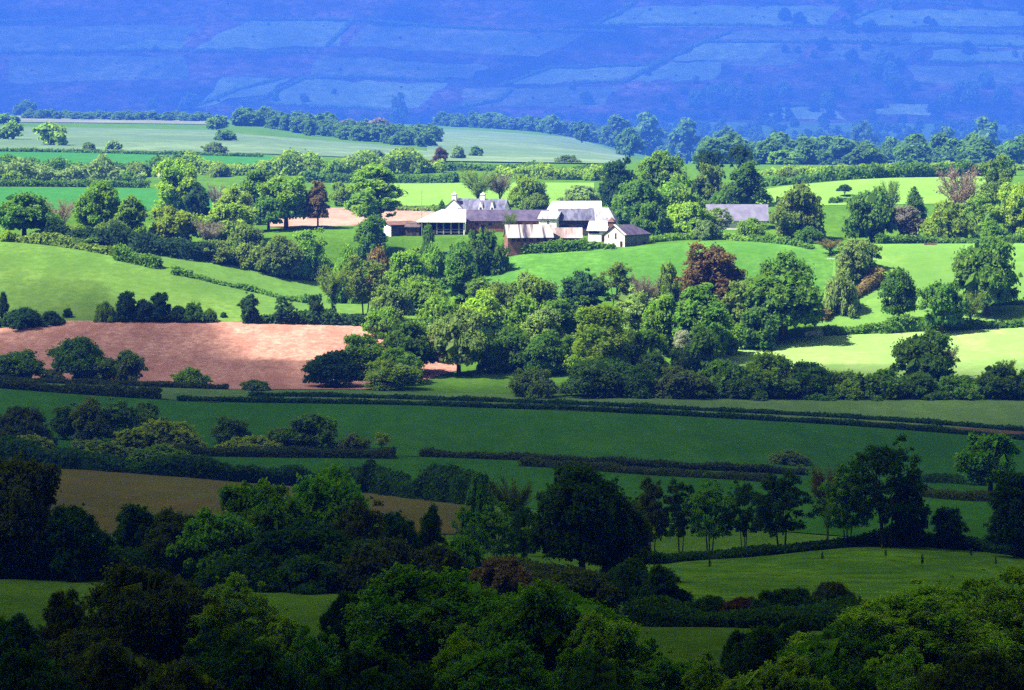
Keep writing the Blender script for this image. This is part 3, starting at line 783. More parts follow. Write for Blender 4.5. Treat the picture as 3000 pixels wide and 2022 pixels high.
# front sheds behind the clipped hedge
B = building('corrugated_shed', 'low shed with rust-streaked corrugated roof and red brick end behind the clipped hedge', 1200, 986, .16, 11.8, 5.6, 537, 512, MB_RUST, MB_STRIPE)
for x in (-4.4, -3.0, -1.4, .4, 2.2, 4.0): opening(B, 'window', 'front', x, B['he']-1.2, .8, 1.0, MB_DARK)
opening(B, 'door', 'gl', -.6, -.3, 1.2, 2.0, MB_BROWN)
B = building('lower_shed', 'low shed with pinkish white roof continuing the corrugated shed', 1286, 990, .02, 7.8, 4.6, 538, 519, MB_BROWN, MB_PINK)
for x in (-2.0, .2, 2.2): opening(B, 'door', 'front', x, -.2, 1.1, 1.6, MB_DARK)

# long shed among the trees
B = building('machine_shed', 'long shed with grey-blue roof half hidden by trees beyond the farm', 1674, 1046, -.03, 16.6, 9, 499, 466, MB_WHITE, MB_BLUE, group=None)
for x in (1.5, 5.0): opening(B, 'door', 'front', x, -.2, 2.0, 2.2, MB_BLUE)

# poles and the overhead wire
def pole(u, vt, vb, label, arm=True, Y=None, r=.13, name='utility_pole', cat='pole'):
    X, Y, z = spot(u, vb, Y); h = (VH-vt)*Y/F-z
    t = thing(name, label, cat, (X, Y, z), .1)
    part('shaft', [tube([(0, 0, -.4), (0, 0, h*.5), (0, 0, h)], [r*1.25, r*1.1, r*.8], 8)], MB_POLE, t)
    if arm:
        part('crossarm', [boxv(-.9, .9, -.07, .07, h-.55, h-.41)], MB_POLE, t)
        for x in (-.75, 0, .75): part('insulator', [tube([(x, 0, h-.41), (x, 0, h-.3), (x, 0, h-.2)], [.05, .07, .04], 6)], MB_WHITE, t)
    return Vector((X, Y, z+h-.2))
p1 = pole(212, 791, 862, 'tall pale pole standing in front of the trees below the ploughed slope', Y=845)
p2 = pole(1362, 880, 903, 'short power pole with crossarm at the edge of the dark scrub', Y=836, r=.16)
p0 = Vector((-170, 850, p1.z+2)); p3 = Vector((145, 846, p2.z+3))
pts = []
for a, b in ((p0, p1), (p1, p2), (p2, p3)):
    for k in range(12):
        t = k/12; q = a.lerp(b, t); q.z -= 1.6*4*t*(1-t)*((b-a).length/150); pts.append(tuple(q))
pts.append(tuple(p3))
V, Fc = tube(pts, [.022]*len(pts), 4)
tag(obj('power_line', mesh_np('power_line', V, Fc, MB_POLE)), 'thin overhead wire strung between the two poles across the wood edge', 'wire')
pole(958, 432, 506, 'very thin bare mast rising beside the white shed roof', False, 1004, .06, 'mast', 'mast')

# bits of masonry in the fields
def rubble(u, v, w, h, mat, name, label, cat, Y=None, rot=0.0):
    X, Y, z = spot(u, v, Y); r = np.random.default_rng(int(u)); parts = []
    n = max(int(w/.45), 3)
    for row in range(max(int(h/.32), 1)):
        for k in range(n):
            x = -w/2+w*(k+.5+.3*(row % 2))/n; q = r.uniform(.85, 1.2); a = w/n*.52*q
            zz = row*.3
            parts.append(boxv(x-a, x+a, -.3*q, .3*q, zz-.3, zz+.3*q))
    V, Fc = join(parts)
    o = obj(name, mesh_np(name, V, Fc, mat), None, (X, Y, z), None, rot)
    return tag(o, label, cat)
rubble(1848, 764, 4.4, 1.3, MB_STONE, 'stone_wall', 'short pale stone wall closing the gap beside the big oak', 'wall', None, .1)
rubble(2112, 562, 3.2, .8, MB_RUST, 'earth_mound', 'low brown mound at the top edge of the bright field', 'mound', 982)
rubble(1888, 590, 1.8, .6, MB_STONE, 'stone_trough', 'pale stone trough at the foot of the brown-green hedgerow trees', 'trough')
# ------------------------------------------------------------------ trees, bushes and hedges
G = 'shaded trees at the bottom of the slope'
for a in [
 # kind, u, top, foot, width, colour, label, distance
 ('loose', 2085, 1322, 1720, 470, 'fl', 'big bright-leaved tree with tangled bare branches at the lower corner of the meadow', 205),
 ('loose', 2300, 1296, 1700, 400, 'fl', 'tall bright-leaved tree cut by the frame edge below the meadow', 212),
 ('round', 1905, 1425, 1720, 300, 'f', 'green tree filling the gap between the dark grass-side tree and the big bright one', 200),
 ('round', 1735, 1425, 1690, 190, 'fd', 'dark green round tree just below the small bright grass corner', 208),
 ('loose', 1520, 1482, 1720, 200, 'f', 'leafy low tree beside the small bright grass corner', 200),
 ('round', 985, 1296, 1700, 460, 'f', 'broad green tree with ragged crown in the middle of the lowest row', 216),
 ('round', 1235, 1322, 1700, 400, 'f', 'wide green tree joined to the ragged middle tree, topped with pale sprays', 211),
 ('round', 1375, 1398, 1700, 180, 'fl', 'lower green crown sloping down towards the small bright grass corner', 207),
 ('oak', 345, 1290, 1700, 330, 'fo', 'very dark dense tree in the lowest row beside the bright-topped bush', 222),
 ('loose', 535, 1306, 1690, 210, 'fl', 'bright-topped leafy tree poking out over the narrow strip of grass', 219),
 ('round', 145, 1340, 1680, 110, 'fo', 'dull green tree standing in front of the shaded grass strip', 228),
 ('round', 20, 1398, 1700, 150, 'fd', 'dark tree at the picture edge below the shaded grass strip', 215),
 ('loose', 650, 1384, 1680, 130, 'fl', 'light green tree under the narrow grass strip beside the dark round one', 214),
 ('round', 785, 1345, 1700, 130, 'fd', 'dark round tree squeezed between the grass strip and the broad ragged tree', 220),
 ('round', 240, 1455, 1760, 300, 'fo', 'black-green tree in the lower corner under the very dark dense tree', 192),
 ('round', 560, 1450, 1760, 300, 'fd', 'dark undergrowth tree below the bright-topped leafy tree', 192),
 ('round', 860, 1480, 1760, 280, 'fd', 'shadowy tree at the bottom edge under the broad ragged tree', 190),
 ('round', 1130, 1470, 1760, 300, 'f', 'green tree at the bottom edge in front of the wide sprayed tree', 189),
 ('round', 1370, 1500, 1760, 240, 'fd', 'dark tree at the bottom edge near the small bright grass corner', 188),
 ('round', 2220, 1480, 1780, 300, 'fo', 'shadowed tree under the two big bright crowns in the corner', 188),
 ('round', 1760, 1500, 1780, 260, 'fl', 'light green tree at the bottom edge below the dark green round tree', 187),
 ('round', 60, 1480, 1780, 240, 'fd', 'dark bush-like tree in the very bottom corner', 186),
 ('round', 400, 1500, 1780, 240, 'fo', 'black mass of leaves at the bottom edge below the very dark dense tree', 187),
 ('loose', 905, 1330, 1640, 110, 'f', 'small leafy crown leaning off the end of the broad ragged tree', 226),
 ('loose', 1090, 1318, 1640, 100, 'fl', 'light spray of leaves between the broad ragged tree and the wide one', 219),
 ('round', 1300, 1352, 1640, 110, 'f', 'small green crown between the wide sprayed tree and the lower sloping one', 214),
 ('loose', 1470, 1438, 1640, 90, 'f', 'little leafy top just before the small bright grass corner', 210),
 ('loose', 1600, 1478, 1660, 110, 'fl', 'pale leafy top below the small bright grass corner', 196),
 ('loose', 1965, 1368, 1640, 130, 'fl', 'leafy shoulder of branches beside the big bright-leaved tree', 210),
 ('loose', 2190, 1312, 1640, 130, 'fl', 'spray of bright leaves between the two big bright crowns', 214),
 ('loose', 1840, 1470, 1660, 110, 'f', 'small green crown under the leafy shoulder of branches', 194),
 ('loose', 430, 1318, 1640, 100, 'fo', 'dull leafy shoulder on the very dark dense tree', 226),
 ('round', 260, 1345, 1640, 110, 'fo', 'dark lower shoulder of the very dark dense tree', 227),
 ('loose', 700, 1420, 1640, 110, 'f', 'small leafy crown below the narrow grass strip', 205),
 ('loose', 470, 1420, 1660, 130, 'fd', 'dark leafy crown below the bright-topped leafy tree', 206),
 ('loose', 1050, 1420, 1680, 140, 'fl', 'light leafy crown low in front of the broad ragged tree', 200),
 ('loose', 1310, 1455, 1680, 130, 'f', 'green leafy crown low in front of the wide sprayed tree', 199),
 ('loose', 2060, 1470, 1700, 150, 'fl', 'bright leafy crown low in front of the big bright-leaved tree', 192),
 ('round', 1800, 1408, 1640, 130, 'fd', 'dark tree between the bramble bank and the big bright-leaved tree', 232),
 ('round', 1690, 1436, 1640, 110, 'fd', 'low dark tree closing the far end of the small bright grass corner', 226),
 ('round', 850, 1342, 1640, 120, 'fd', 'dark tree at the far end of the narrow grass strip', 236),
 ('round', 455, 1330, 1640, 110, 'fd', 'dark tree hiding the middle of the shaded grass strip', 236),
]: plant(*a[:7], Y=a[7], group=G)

G = 'shaded trees below the brown field'
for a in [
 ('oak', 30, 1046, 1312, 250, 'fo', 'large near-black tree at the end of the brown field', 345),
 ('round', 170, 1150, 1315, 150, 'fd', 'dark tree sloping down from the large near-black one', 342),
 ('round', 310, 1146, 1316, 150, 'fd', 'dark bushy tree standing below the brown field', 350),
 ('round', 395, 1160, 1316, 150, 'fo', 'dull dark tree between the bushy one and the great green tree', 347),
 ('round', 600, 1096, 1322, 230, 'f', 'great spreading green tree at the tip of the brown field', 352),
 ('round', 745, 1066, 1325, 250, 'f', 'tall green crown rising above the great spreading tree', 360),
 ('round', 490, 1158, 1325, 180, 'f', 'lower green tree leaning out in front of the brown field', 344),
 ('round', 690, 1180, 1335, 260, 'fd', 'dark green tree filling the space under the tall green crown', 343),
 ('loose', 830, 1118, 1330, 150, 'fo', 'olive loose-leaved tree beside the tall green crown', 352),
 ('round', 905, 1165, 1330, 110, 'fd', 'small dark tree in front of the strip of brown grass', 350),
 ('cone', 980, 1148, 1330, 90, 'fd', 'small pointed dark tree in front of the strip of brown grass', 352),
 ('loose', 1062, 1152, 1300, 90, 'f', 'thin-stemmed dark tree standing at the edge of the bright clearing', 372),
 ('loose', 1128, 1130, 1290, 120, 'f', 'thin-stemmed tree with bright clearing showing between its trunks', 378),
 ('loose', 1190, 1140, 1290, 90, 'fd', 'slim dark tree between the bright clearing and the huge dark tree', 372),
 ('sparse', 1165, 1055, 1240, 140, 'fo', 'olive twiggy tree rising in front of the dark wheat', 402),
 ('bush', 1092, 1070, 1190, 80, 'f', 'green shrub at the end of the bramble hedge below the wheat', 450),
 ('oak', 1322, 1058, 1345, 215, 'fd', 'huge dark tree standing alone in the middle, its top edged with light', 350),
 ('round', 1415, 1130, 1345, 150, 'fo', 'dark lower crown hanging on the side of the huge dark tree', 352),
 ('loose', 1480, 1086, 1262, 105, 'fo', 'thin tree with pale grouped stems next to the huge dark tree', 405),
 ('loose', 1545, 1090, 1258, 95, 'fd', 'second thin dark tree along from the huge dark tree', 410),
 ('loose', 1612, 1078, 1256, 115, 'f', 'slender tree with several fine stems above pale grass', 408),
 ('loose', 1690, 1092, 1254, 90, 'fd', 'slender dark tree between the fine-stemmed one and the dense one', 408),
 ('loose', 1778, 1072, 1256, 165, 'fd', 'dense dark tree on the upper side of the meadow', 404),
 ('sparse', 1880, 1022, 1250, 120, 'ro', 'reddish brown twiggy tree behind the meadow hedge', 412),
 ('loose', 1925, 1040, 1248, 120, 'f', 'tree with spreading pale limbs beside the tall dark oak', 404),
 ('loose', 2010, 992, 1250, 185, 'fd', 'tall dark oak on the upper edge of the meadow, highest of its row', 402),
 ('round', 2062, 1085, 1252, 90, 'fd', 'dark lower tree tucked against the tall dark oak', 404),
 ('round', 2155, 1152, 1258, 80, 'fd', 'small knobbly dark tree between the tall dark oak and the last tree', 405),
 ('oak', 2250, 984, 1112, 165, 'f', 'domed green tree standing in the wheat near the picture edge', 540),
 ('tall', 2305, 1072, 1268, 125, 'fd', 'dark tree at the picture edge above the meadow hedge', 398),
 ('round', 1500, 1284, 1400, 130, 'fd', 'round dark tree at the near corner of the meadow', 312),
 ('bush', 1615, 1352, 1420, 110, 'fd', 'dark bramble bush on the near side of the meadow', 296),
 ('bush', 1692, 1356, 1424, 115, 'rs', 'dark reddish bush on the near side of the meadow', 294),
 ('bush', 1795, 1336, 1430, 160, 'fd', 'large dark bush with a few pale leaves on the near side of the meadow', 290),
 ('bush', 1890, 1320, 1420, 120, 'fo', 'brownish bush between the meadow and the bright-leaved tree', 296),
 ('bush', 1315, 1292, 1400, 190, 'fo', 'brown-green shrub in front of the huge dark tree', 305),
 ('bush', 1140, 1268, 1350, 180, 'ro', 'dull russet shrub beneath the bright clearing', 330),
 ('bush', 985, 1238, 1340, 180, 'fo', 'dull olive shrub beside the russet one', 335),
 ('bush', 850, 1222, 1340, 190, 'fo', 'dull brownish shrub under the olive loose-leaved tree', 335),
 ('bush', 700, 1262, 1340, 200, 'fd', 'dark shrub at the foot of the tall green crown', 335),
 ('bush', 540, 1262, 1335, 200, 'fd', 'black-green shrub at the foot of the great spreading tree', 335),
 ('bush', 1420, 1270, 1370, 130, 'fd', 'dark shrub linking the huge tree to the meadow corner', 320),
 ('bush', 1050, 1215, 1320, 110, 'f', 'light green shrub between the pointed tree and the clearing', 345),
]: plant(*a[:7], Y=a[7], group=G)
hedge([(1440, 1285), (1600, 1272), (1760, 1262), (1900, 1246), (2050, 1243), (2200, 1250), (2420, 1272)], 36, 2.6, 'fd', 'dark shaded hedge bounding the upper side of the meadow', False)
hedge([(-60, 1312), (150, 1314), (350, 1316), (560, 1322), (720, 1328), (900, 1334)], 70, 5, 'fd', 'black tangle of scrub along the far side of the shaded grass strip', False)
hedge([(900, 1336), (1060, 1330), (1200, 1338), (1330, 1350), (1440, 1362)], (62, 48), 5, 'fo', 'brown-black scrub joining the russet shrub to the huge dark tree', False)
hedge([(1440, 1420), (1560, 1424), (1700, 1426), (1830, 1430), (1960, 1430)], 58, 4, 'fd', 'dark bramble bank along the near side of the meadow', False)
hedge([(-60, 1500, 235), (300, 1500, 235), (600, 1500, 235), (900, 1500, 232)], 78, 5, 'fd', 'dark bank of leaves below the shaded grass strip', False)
# saplings in the meadow
for k, (u, vt, vb) in enumerate([(1612, 1268, 1300), (1868, 1252, 1282), (2012, 1246, 1274), (2095, 1258, 1296), (2206, 1246, 1272), (2262, 1264, 1292)]):
    X, Y, z = spot(u, vb); h = (VH-vt)*Y/F-z; wm = h*.26
    t = thing('sapling', 'thin young sapling planted in the rough shaded meadow', 'tree', (X, Y, z), k*1.3, 'saplings dotted over the meadow')
    obj('trunk', trunk_proto('tall', k % 3, MBARK), t, (0, 0, 0), (wm*.6, wm*.6, h*.9)); c = obj('crown', proto('loose', 'far', k % 2), t, (0, 0, h*.35), (wm, wm, h*.65)); c.color = (*COLS['fo'], 1)

# middle thickets and clipped hedges in shade
G = 'thicket beside the wheat'
for a in [
 ('bush', 50, 922, 1020, 170, 'fo', 'domed olive bush at the picture edge beside the wheat'),
 ('round', 150, 918, 1000, 70, 'd', 'small blue-dark tree behind the olive dome'),
 ('round', 205, 904, 1008, 85, 'o', 'tree with a yellowish top in the middle of the thicket'),
 ('round', 262, 906, 1006, 100, 'd', 'dark green tree behind the lime dome'),
 ('round', 325, 916, 1000, 110, 'd', 'dark bushy tree at the wheat end of the thicket'),
 ('bush', 362, 953, 1028, 235, 'y', 'wide lime-green domed bush in front of the dark trees'),
 ('round', 520, 946, 1010, 92, 'd', 'isolated bluish dark bush with a wispy top in the wheat'),
 ('bush', 565, 990, 1022, 140, 'y', 'low lime bush above the clipped hedge'),
 ('round', 705, 940, 1020, 160, 'd', 'dark rounded tree standing just above the clipped hedge'),
 ('bush', 635, 972, 1020, 90, 'o', 'yellow-green bush leaning on the dark rounded tree'),
 ('bush', 800, 984, 1022, 80, 'o', 'small olive bush along the clipped hedge'),
 ('loose', 868, 982, 1020, 50, 'y', 'little yellow-green pointed shrub at the end of the clipped hedge'),
 ('bush', 60, 990, 1050, 200, 'o', 'olive undergrowth below the domed bush at the picture edge'),
 ('bush', 215, 1000, 1056, 200, 'o', 'mixed olive undergrowth in front of the thicket'),
 ('bush', 360, 1010, 1062, 160, 'd', 'dark undergrowth joining the thicket to the clipped hedge'),
 ('bush', 120, 1022, 1058, 160, 'fd', 'black-green scrub along the top of the brown field'),
 ('round', 838, 1044, 1120, 80, 'fd', 'dark knobbly bush standing up from the bramble hedge'),
]: plant(*a, group=G)
hedge([(-60, 1046), (60, 1060), (250, 1072), (420, 1086), (565, 1098), (720, 1104)], 42, 3.5, 'fd', 'dark overgrown hedge along the top edge of the brown field', False)
hedge([(780, 1112), (870, 1122), (960, 1134), (1100, 1150)], 46, 3.5, 'fd', 'dark bramble hedge running from the knobbly bush to the olive twiggy tree', False)
hedge([(392, 1037), (560, 1039), (750, 1041), (905, 1043)], 23, 2.4, 'fo', 'neatly clipped dark hedge with square end beside the wheat')
hedge([(952, 1038), (1150, 1046), (1350, 1057), (1550, 1068), (1840, 1082)], 16, 1.8, 'fo', 'long low hedge crossing the wheat, upper of the close pair')
hedge([(1180, 1060), (1350, 1070), (1550, 1085), (1760, 1098)], 18, 1.8, 'fo', 'lower of the close pair of hedges crossing the wheat')
plant('bush', 1790, 1022, 1056, 110, 'o', 'yellowish bush where the close pair of hedges meets the trees', group=None)
hedge([(2090, 1096), (2230, 1106)], 16, 2.2, 'fd', 'short dark hedge below the domed green tree in the wheat', False)
hedge([(2080, 1128), (2180, 1138), (2420, 1150)], 22, 2, 'fo', 'clipped dark hedge behind the tall dark oak')
hedge([(-60, 864), (0, 868), (250, 876), (525, 886)], 12, 2, 'fo', 'upper clipped hedge at the foot of the ploughed slope')
hedge([(-60, 880), (0, 884), (200, 898), (372, 908)], 19, 2.4, 'fo', 'shaggy hedge along the lane with a gap at its end', False)
hedge([(395, 912), (600, 916), (900, 921), (1200, 930), (1500, 943), (1900, 966), (2440, 1003)], 11, 1.6, 'fd', 'very long straight hedge dividing the wheat from the barley')
hedge([(560, 902), (900, 908), (1200, 918), (1500, 930), (1900, 950), (2440, 985)], 10, 1.6, 'fd', 'long thin hedge running beside the straight one along the barley')

# trees below the ploughed field
G = 'trees at the foot of the ploughed field'
for a in [
 ('round', 45, 796, 866, 130, 'd', 'rounded dark tree at the picture edge against the red earth'),
 ('oak', 172, 766, 868, 115, 'd', 'flat-topped dark tree, highest of the clump by the tall pole'),
 ('round', 215, 798, 868, 120, 'g', 'green tree directly behind the tall pale pole'),
 ('round', 288, 796, 870, 92, 'o', 'olive upright tree on the ploughed side of the clump'),
 ('bush', 434, 834, 876, 100, 'g', 'low green bush with a thin spike against the red earth'),
 ('bush', 578, 862, 888, 76, 'o', 'small olive bush at the foot of the ploughed field'),
 ('bush', 118, 838, 868, 60, 'o', 'olive shrub between the edge tree and the flat-topped one'),
]: plant(*a, group=G)

# scrub belt on the crest
G = 'scrub belt along the barley field'
for a in [
 ('bush', 1208, 836, 902, 138, 'o', 'rounded olive bush at the tip of the little bright grass patch'),
 ('round', 1350, 812, 903, 150, 'd', 'dark bush behind the short power pole'),
 ('bush', 1450, 828, 903, 120, 'd', 'dark scrub joining the pole bush to the yellow-topped one'),
 ('round', 1550, 834, 905, 150, 'o', 'yellow-topped rounded bush in the scrub belt'),
 ('round', 1640, 818, 903, 120, 'g', 'green bush in front of the tip of the pale mown field'),
 ('round', 1745, 798, 904, 150, 'g', 'biggest dome of the scrub belt against the pale mown field'),
 ('round', 1840, 822, 904, 120, 'd', 'dark bush sloping down from the biggest dome'),
 ('bush', 1700, 838, 905, 150, 'd', 'dark low bush under the biggest dome'),
 ('bush', 1860, 858, 906, 130, 'd', 'low dark bush halfway along the scrub belt'),
 ('bush', 1930, 842, 905, 120, 'g', 'green bush below the middle of the pale mown field'),
 ('bush', 2010, 838, 905, 150, 'g', 'broad soft green bush in front of the big ash'),
 ('bush', 2090, 846, 906, 130, 'd', 'dark bush at the foot of the big ash'),
 ('bush', 2170, 852, 906, 120, 'g', 'green bush just past the big ash'),
 ('round', 2270, 826, 907, 120, 'd', 'dark bush below the twiggy top near the picture edge'),
 ('bush', 2340, 836, 907, 110, 'd', 'dark bush cut by the picture edge on the scrub belt'),
]: plant(*a, group=G)
plant('round', 2100, 752, 866, 150, 'd', 'big rounded ash in front of the pale mown field', Y=850, name='broadleaf_tree')
plant('sparse', 2150, 775, 866, 80, 'gr', 'grey half-bare crown leaning out of the big ash', Y=853)
plant('sparse', 2285, 810, 880, 60, 'o', 'twiggy olive treetop above the dark bush near the picture edge', Y=845)

# wood in the middle
G = 'trees of the wood in the dip'
for a in [
 ('round', 752, 798, 890, 135, 'b', 'very dark bluish yew at the corner of the ploughed field', 842),
 ('round', 890, 820, 894, 140, 'l', 'bright lime-green bush beside the dark yew', 838),
 ('round', 828, 756, 880, 105, 'g', 'mid-green tree above the dark yew on the ploughed field edge', 856),
 ('oak', 925, 726, 872, 130, 'd', 'dark green tree standing behind the bright lime bush', 862),
 ('round', 905, 790, 880, 120, 'g', 'green crown between the dark tree and the bright lime bush', 850),
 ('oak', 1042, 702, 866, 140, 'lg', 'light green tree with slim leaning trunk over the bare patch of earth', 862),
 ('round', 1112, 770, 862, 80, 'd', 'dark tree at the far end of the little bright grass patch', 866),
 ('round', 1165, 742, 866, 120, 'd', 'dense green tree above the olive bush of the scrub belt', 868),
 ('round', 1240, 752, 870, 110, 'd', 'deep shadowed tree in the heart of the wood', 864),
 ('tall', 1362, 695, 880, 160, 'l', 'tall bright tree, the most sunlit of the wood', 856),
 ('round', 1462, 748, 870, 120, 'g', 'green tree beside the tall sunlit one', 862),
 ('round', 1480, 800, 880, 100, 'd', 'dark tree behind the yellow-topped bush', 852),
 ('tall', 1590, 648, 845, 150, 'd', 'deep green tree behind the white-flowering hawthorn', 884),
 ('round', 1648, 738, 830, 85, 'g', 'small green tree at the tip of the pale mown field', 892),
 ('round', 1545, 785, 835, 70, 'd', 'dark bush carrying the white-flowering hawthorn', 864),
 ('round', 1000, 668, 800, 120, 'g', 'green crown behind the light green leaning tree', 896),
 ('round', 1095, 662, 790, 130, 'l', 'rounded light green crown near the middle of the wood', 896),
 ('round', 1190, 672, 780, 110, 'g', 'small rounded green crown between two lighter ones', 894),
 ('round', 1285, 676, 800, 120, 'd', 'dark green crown in front of the olive ones', 890),
 ('round', 1235, 700, 800, 100, 'lg', 'light green crown above the deep shadowed tree', 882),
 ('round', 1440, 656, 790, 115, 'lg', 'pale green crown below the rust-brown tree', 898),
 ('round', 1508, 668, 800, 110, 'g', 'green crown beside the deep green tree', 892),
 ('round', 1140, 640, 740, 110, 'o', 'olive crown on the upper edge of the wood', 916),
 ('round', 1210, 620, 735, 120, 'o', 'greyish olive tree against the bright farm field', 924),
 ('round', 1328, 611, 720, 98, 'b', 'dark compact tree on the upper edge against the farm field', 928),
 ('loose', 1402, 596, 720, 105, 'o', 'thin olive tree on the upper edge next to the dark compact one', 932),
 ('sparse', 1462, 612, 720, 90, 'gr', 'greyish thin tree between the olive one and the rust-brown one', 926),
 ('bush', 1516, 596, 690, 75, 'o', 'small yellow-green tree at the foot of the rust-brown one', 935),
 ('loose', 1612, 553, 690, 158, 'rd', 'rust-brown spreading tree, the only brown crown in the wood', 930),
 ('round', 1612, 560, 690, 140, 'ro', 'brown inner crown within the rust-brown tree', 934),
 ('round', 1690, 640, 760, 110, 'o', 'dull olive tree between the rust-brown tree and the big oaks', 908),
 ('oak', 1785, 573, 765, 130, 'd', 'upper of the two big dark oaks at the field corner', 915),
 ('oak', 1775, 606, 778, 215, 'd', 'great dark oak spreading over the field corner by the stone wall', 909),
 ('round', 1720, 700, 790, 120, 'd', 'dark crown under the great oak', 900),
 ('round', 928, 566, 700, 100, 'g', 'green tree just below the farm buildings', 950),
 ('cone', 1045, 563, 690, 105, 'd', 'dark conical tree standing against the bright farm field', 942),
 ('loose', 828, 580, 740, 120, 'o', 'olive ragged tree with dark ivied trunk beside the ploughed field top', 928),
 ('column', 757, 628, 735, 20, 'b', 'slim ivy-clad trunk like a dark column', 925),
 ('sparse', 755, 588, 735, 90, 'o', 'thin crown of twigs above the ivy-clad trunk', 926),
 ('round', 885, 648, 760, 100, 'o', 'dull green tree at the upper corner of the ploughed field', 918),
 ('round', 960, 628, 760, 110, 'g', 'green tree beneath the farm on the wood edge', 930),
 ('round', 1010, 740, 850, 80, 'gr', 'greyish bare-looking tree behind the dark green one', 878),
 ('round', 1300, 760, 860, 90, 'd', 'dark crown tucked under the tall sunlit tree', 868),
 ('round', 870, 700, 780, 90, 'g', 'green tree at the end of the hedge above the ploughed field', 900),
 ('round', 1085, 626, 700, 64, 'g', 'green shoulder of leaves beside the conical tree', 938),
 ('round', 1400, 800, 880, 100, 'd', 'shaded bush beneath the tall sunlit tree', 850),
 ('round', 1590, 740, 850, 110, 'd', 'shaded crown below the deep green tree', 868),
]: plant(*a[:7], Y=a[7], group=G)
plant('round', 1549, 750, 790, 40, 'w', 'hawthorn covered in white blossom in the shade of the wood', Y=852, cf=.66, name='hawthorn_tree')

# hedgerow along the top of the ploughed field
G = 'hedgerow bushes above the ploughed field'
for a in [
 ('cone', 8, 664, 740, 34, 'b', 'dark upright bush at the picture edge above the ploughed field'),
 ('bush', 55, 698, 742, 110, 'b', 'long dark bush beside the upright one at the picture edge'),
 ('bush', 115, 706, 738, 60, 'b', 'lower dark bush before the lone round one'),
 ('round', 154, 700, 722, 25, 'b', 'tiny lone round bush in the grazed field'),
 ('bush', 238, 684, 730, 50, 'g', 'green bush at the open end of the hedgerow'),
 ('round', 285, 662, 731, 50, 'b', 'dark bush with a spire on top'),
 ('round', 325, 680, 731, 60, 'b', 'dark bush between the spired one and the round-headed one'),
 ('round', 362, 664, 731, 50, 'b', 'dark round-headed bush in the hedgerow'),
 ('bush', 405, 694, 731, 60, 'b', 'low dark bush beside the round-headed one'),
 ('bush', 440, 686, 731, 60, 'd', 'rounded dark bush near the hedgerow gap'),
 ('bush', 476, 700, 731, 40, 'd', 'last low bush before the hedgerow gap'),
 ('bush', 508, 709, 722, 20, 'b', 'tiny dark bush in the hedgerow gap'),
 ('round', 566, 664, 734, 50, 'b', 'upright dark bush just past the hedgerow gap'),
 ('loose', 646, 674, 736, 55, 'b', 'small dark tree with leaning head on the ploughed edge'),
 ('round', 719, 668, 736, 38, 'b', 'dark egg-shaped bush near the ivy-clad trunk'),
]: plant(*a, group=G)
hedge([(545, 734), (650, 736), (760, 738), (860, 742)], 22, 2.5, 'b', 'dark hedge bottom along the bright end of the ploughed field', False)
hedge([(-60, 742), (60, 742), (150, 733)], 16, 2.5, 'b', 'dark hedge bottom at the picture edge above the ploughed field', False)
hedge([(230, 731), (360, 731), (490, 732)], 18, 2.5, 'b', 'dark hedge bottom under the row of round bushes', False)
# hedges over the grazed slope
hedge([(-60, 545), (60, 552), (150, 562), (270, 583)], 16, 2.4, 'o', 'olive hedge along the top of the grazed slope', False)
hedge([(262, 588), (310, 600), (368, 612)], 30, 3.2, 'd', 'thick dark clipped hedge end in the grazed slope', True)
hedge([(385, 622), (480, 642), (580, 664), (700, 690)], 13, 2.0, 'd', 'ragged hedge running down the grazed slope towards the ploughed field', False)
hedge([(110, 552), (250, 565), (400, 585), (560, 602), (740, 636)], 42, 6, 'bd', 'deep dark hedge below the old trees above the grazed slope', False)
for a in [
 ('bush', 640, 560, 622, 110, 'o', 'dull green bush on the deep dark hedge', None), ('bush', 560, 552, 606, 100, 'o', 'olive bush in the deep dark hedge', None),
 ('bush', 700, 540, 630, 100, 'g', 'green tree-like bush at the low end of the deep dark hedge', None), ('bush', 480, 545, 590, 110, 'o', 'yellowish bush on the upper part of the deep dark hedge', None),
 ('bush', 790, 556, 625, 90, 'g', 'pale grey-green bush behind the ivy-clad trunk', 955), ('bush', 860, 560, 620, 80, 'br', 'brownish bush below the low shed', 965),
 ('bush', 400, 540, 580, 90, 'd', 'dark bush midway along the deep dark hedge', None), ('bush', 200, 530, 560, 130, 'd', 'dark bush at the start of the deep dark hedge', None),
]: plant(*a[:7], Y=a[7], group='bushes of the deep hedge')

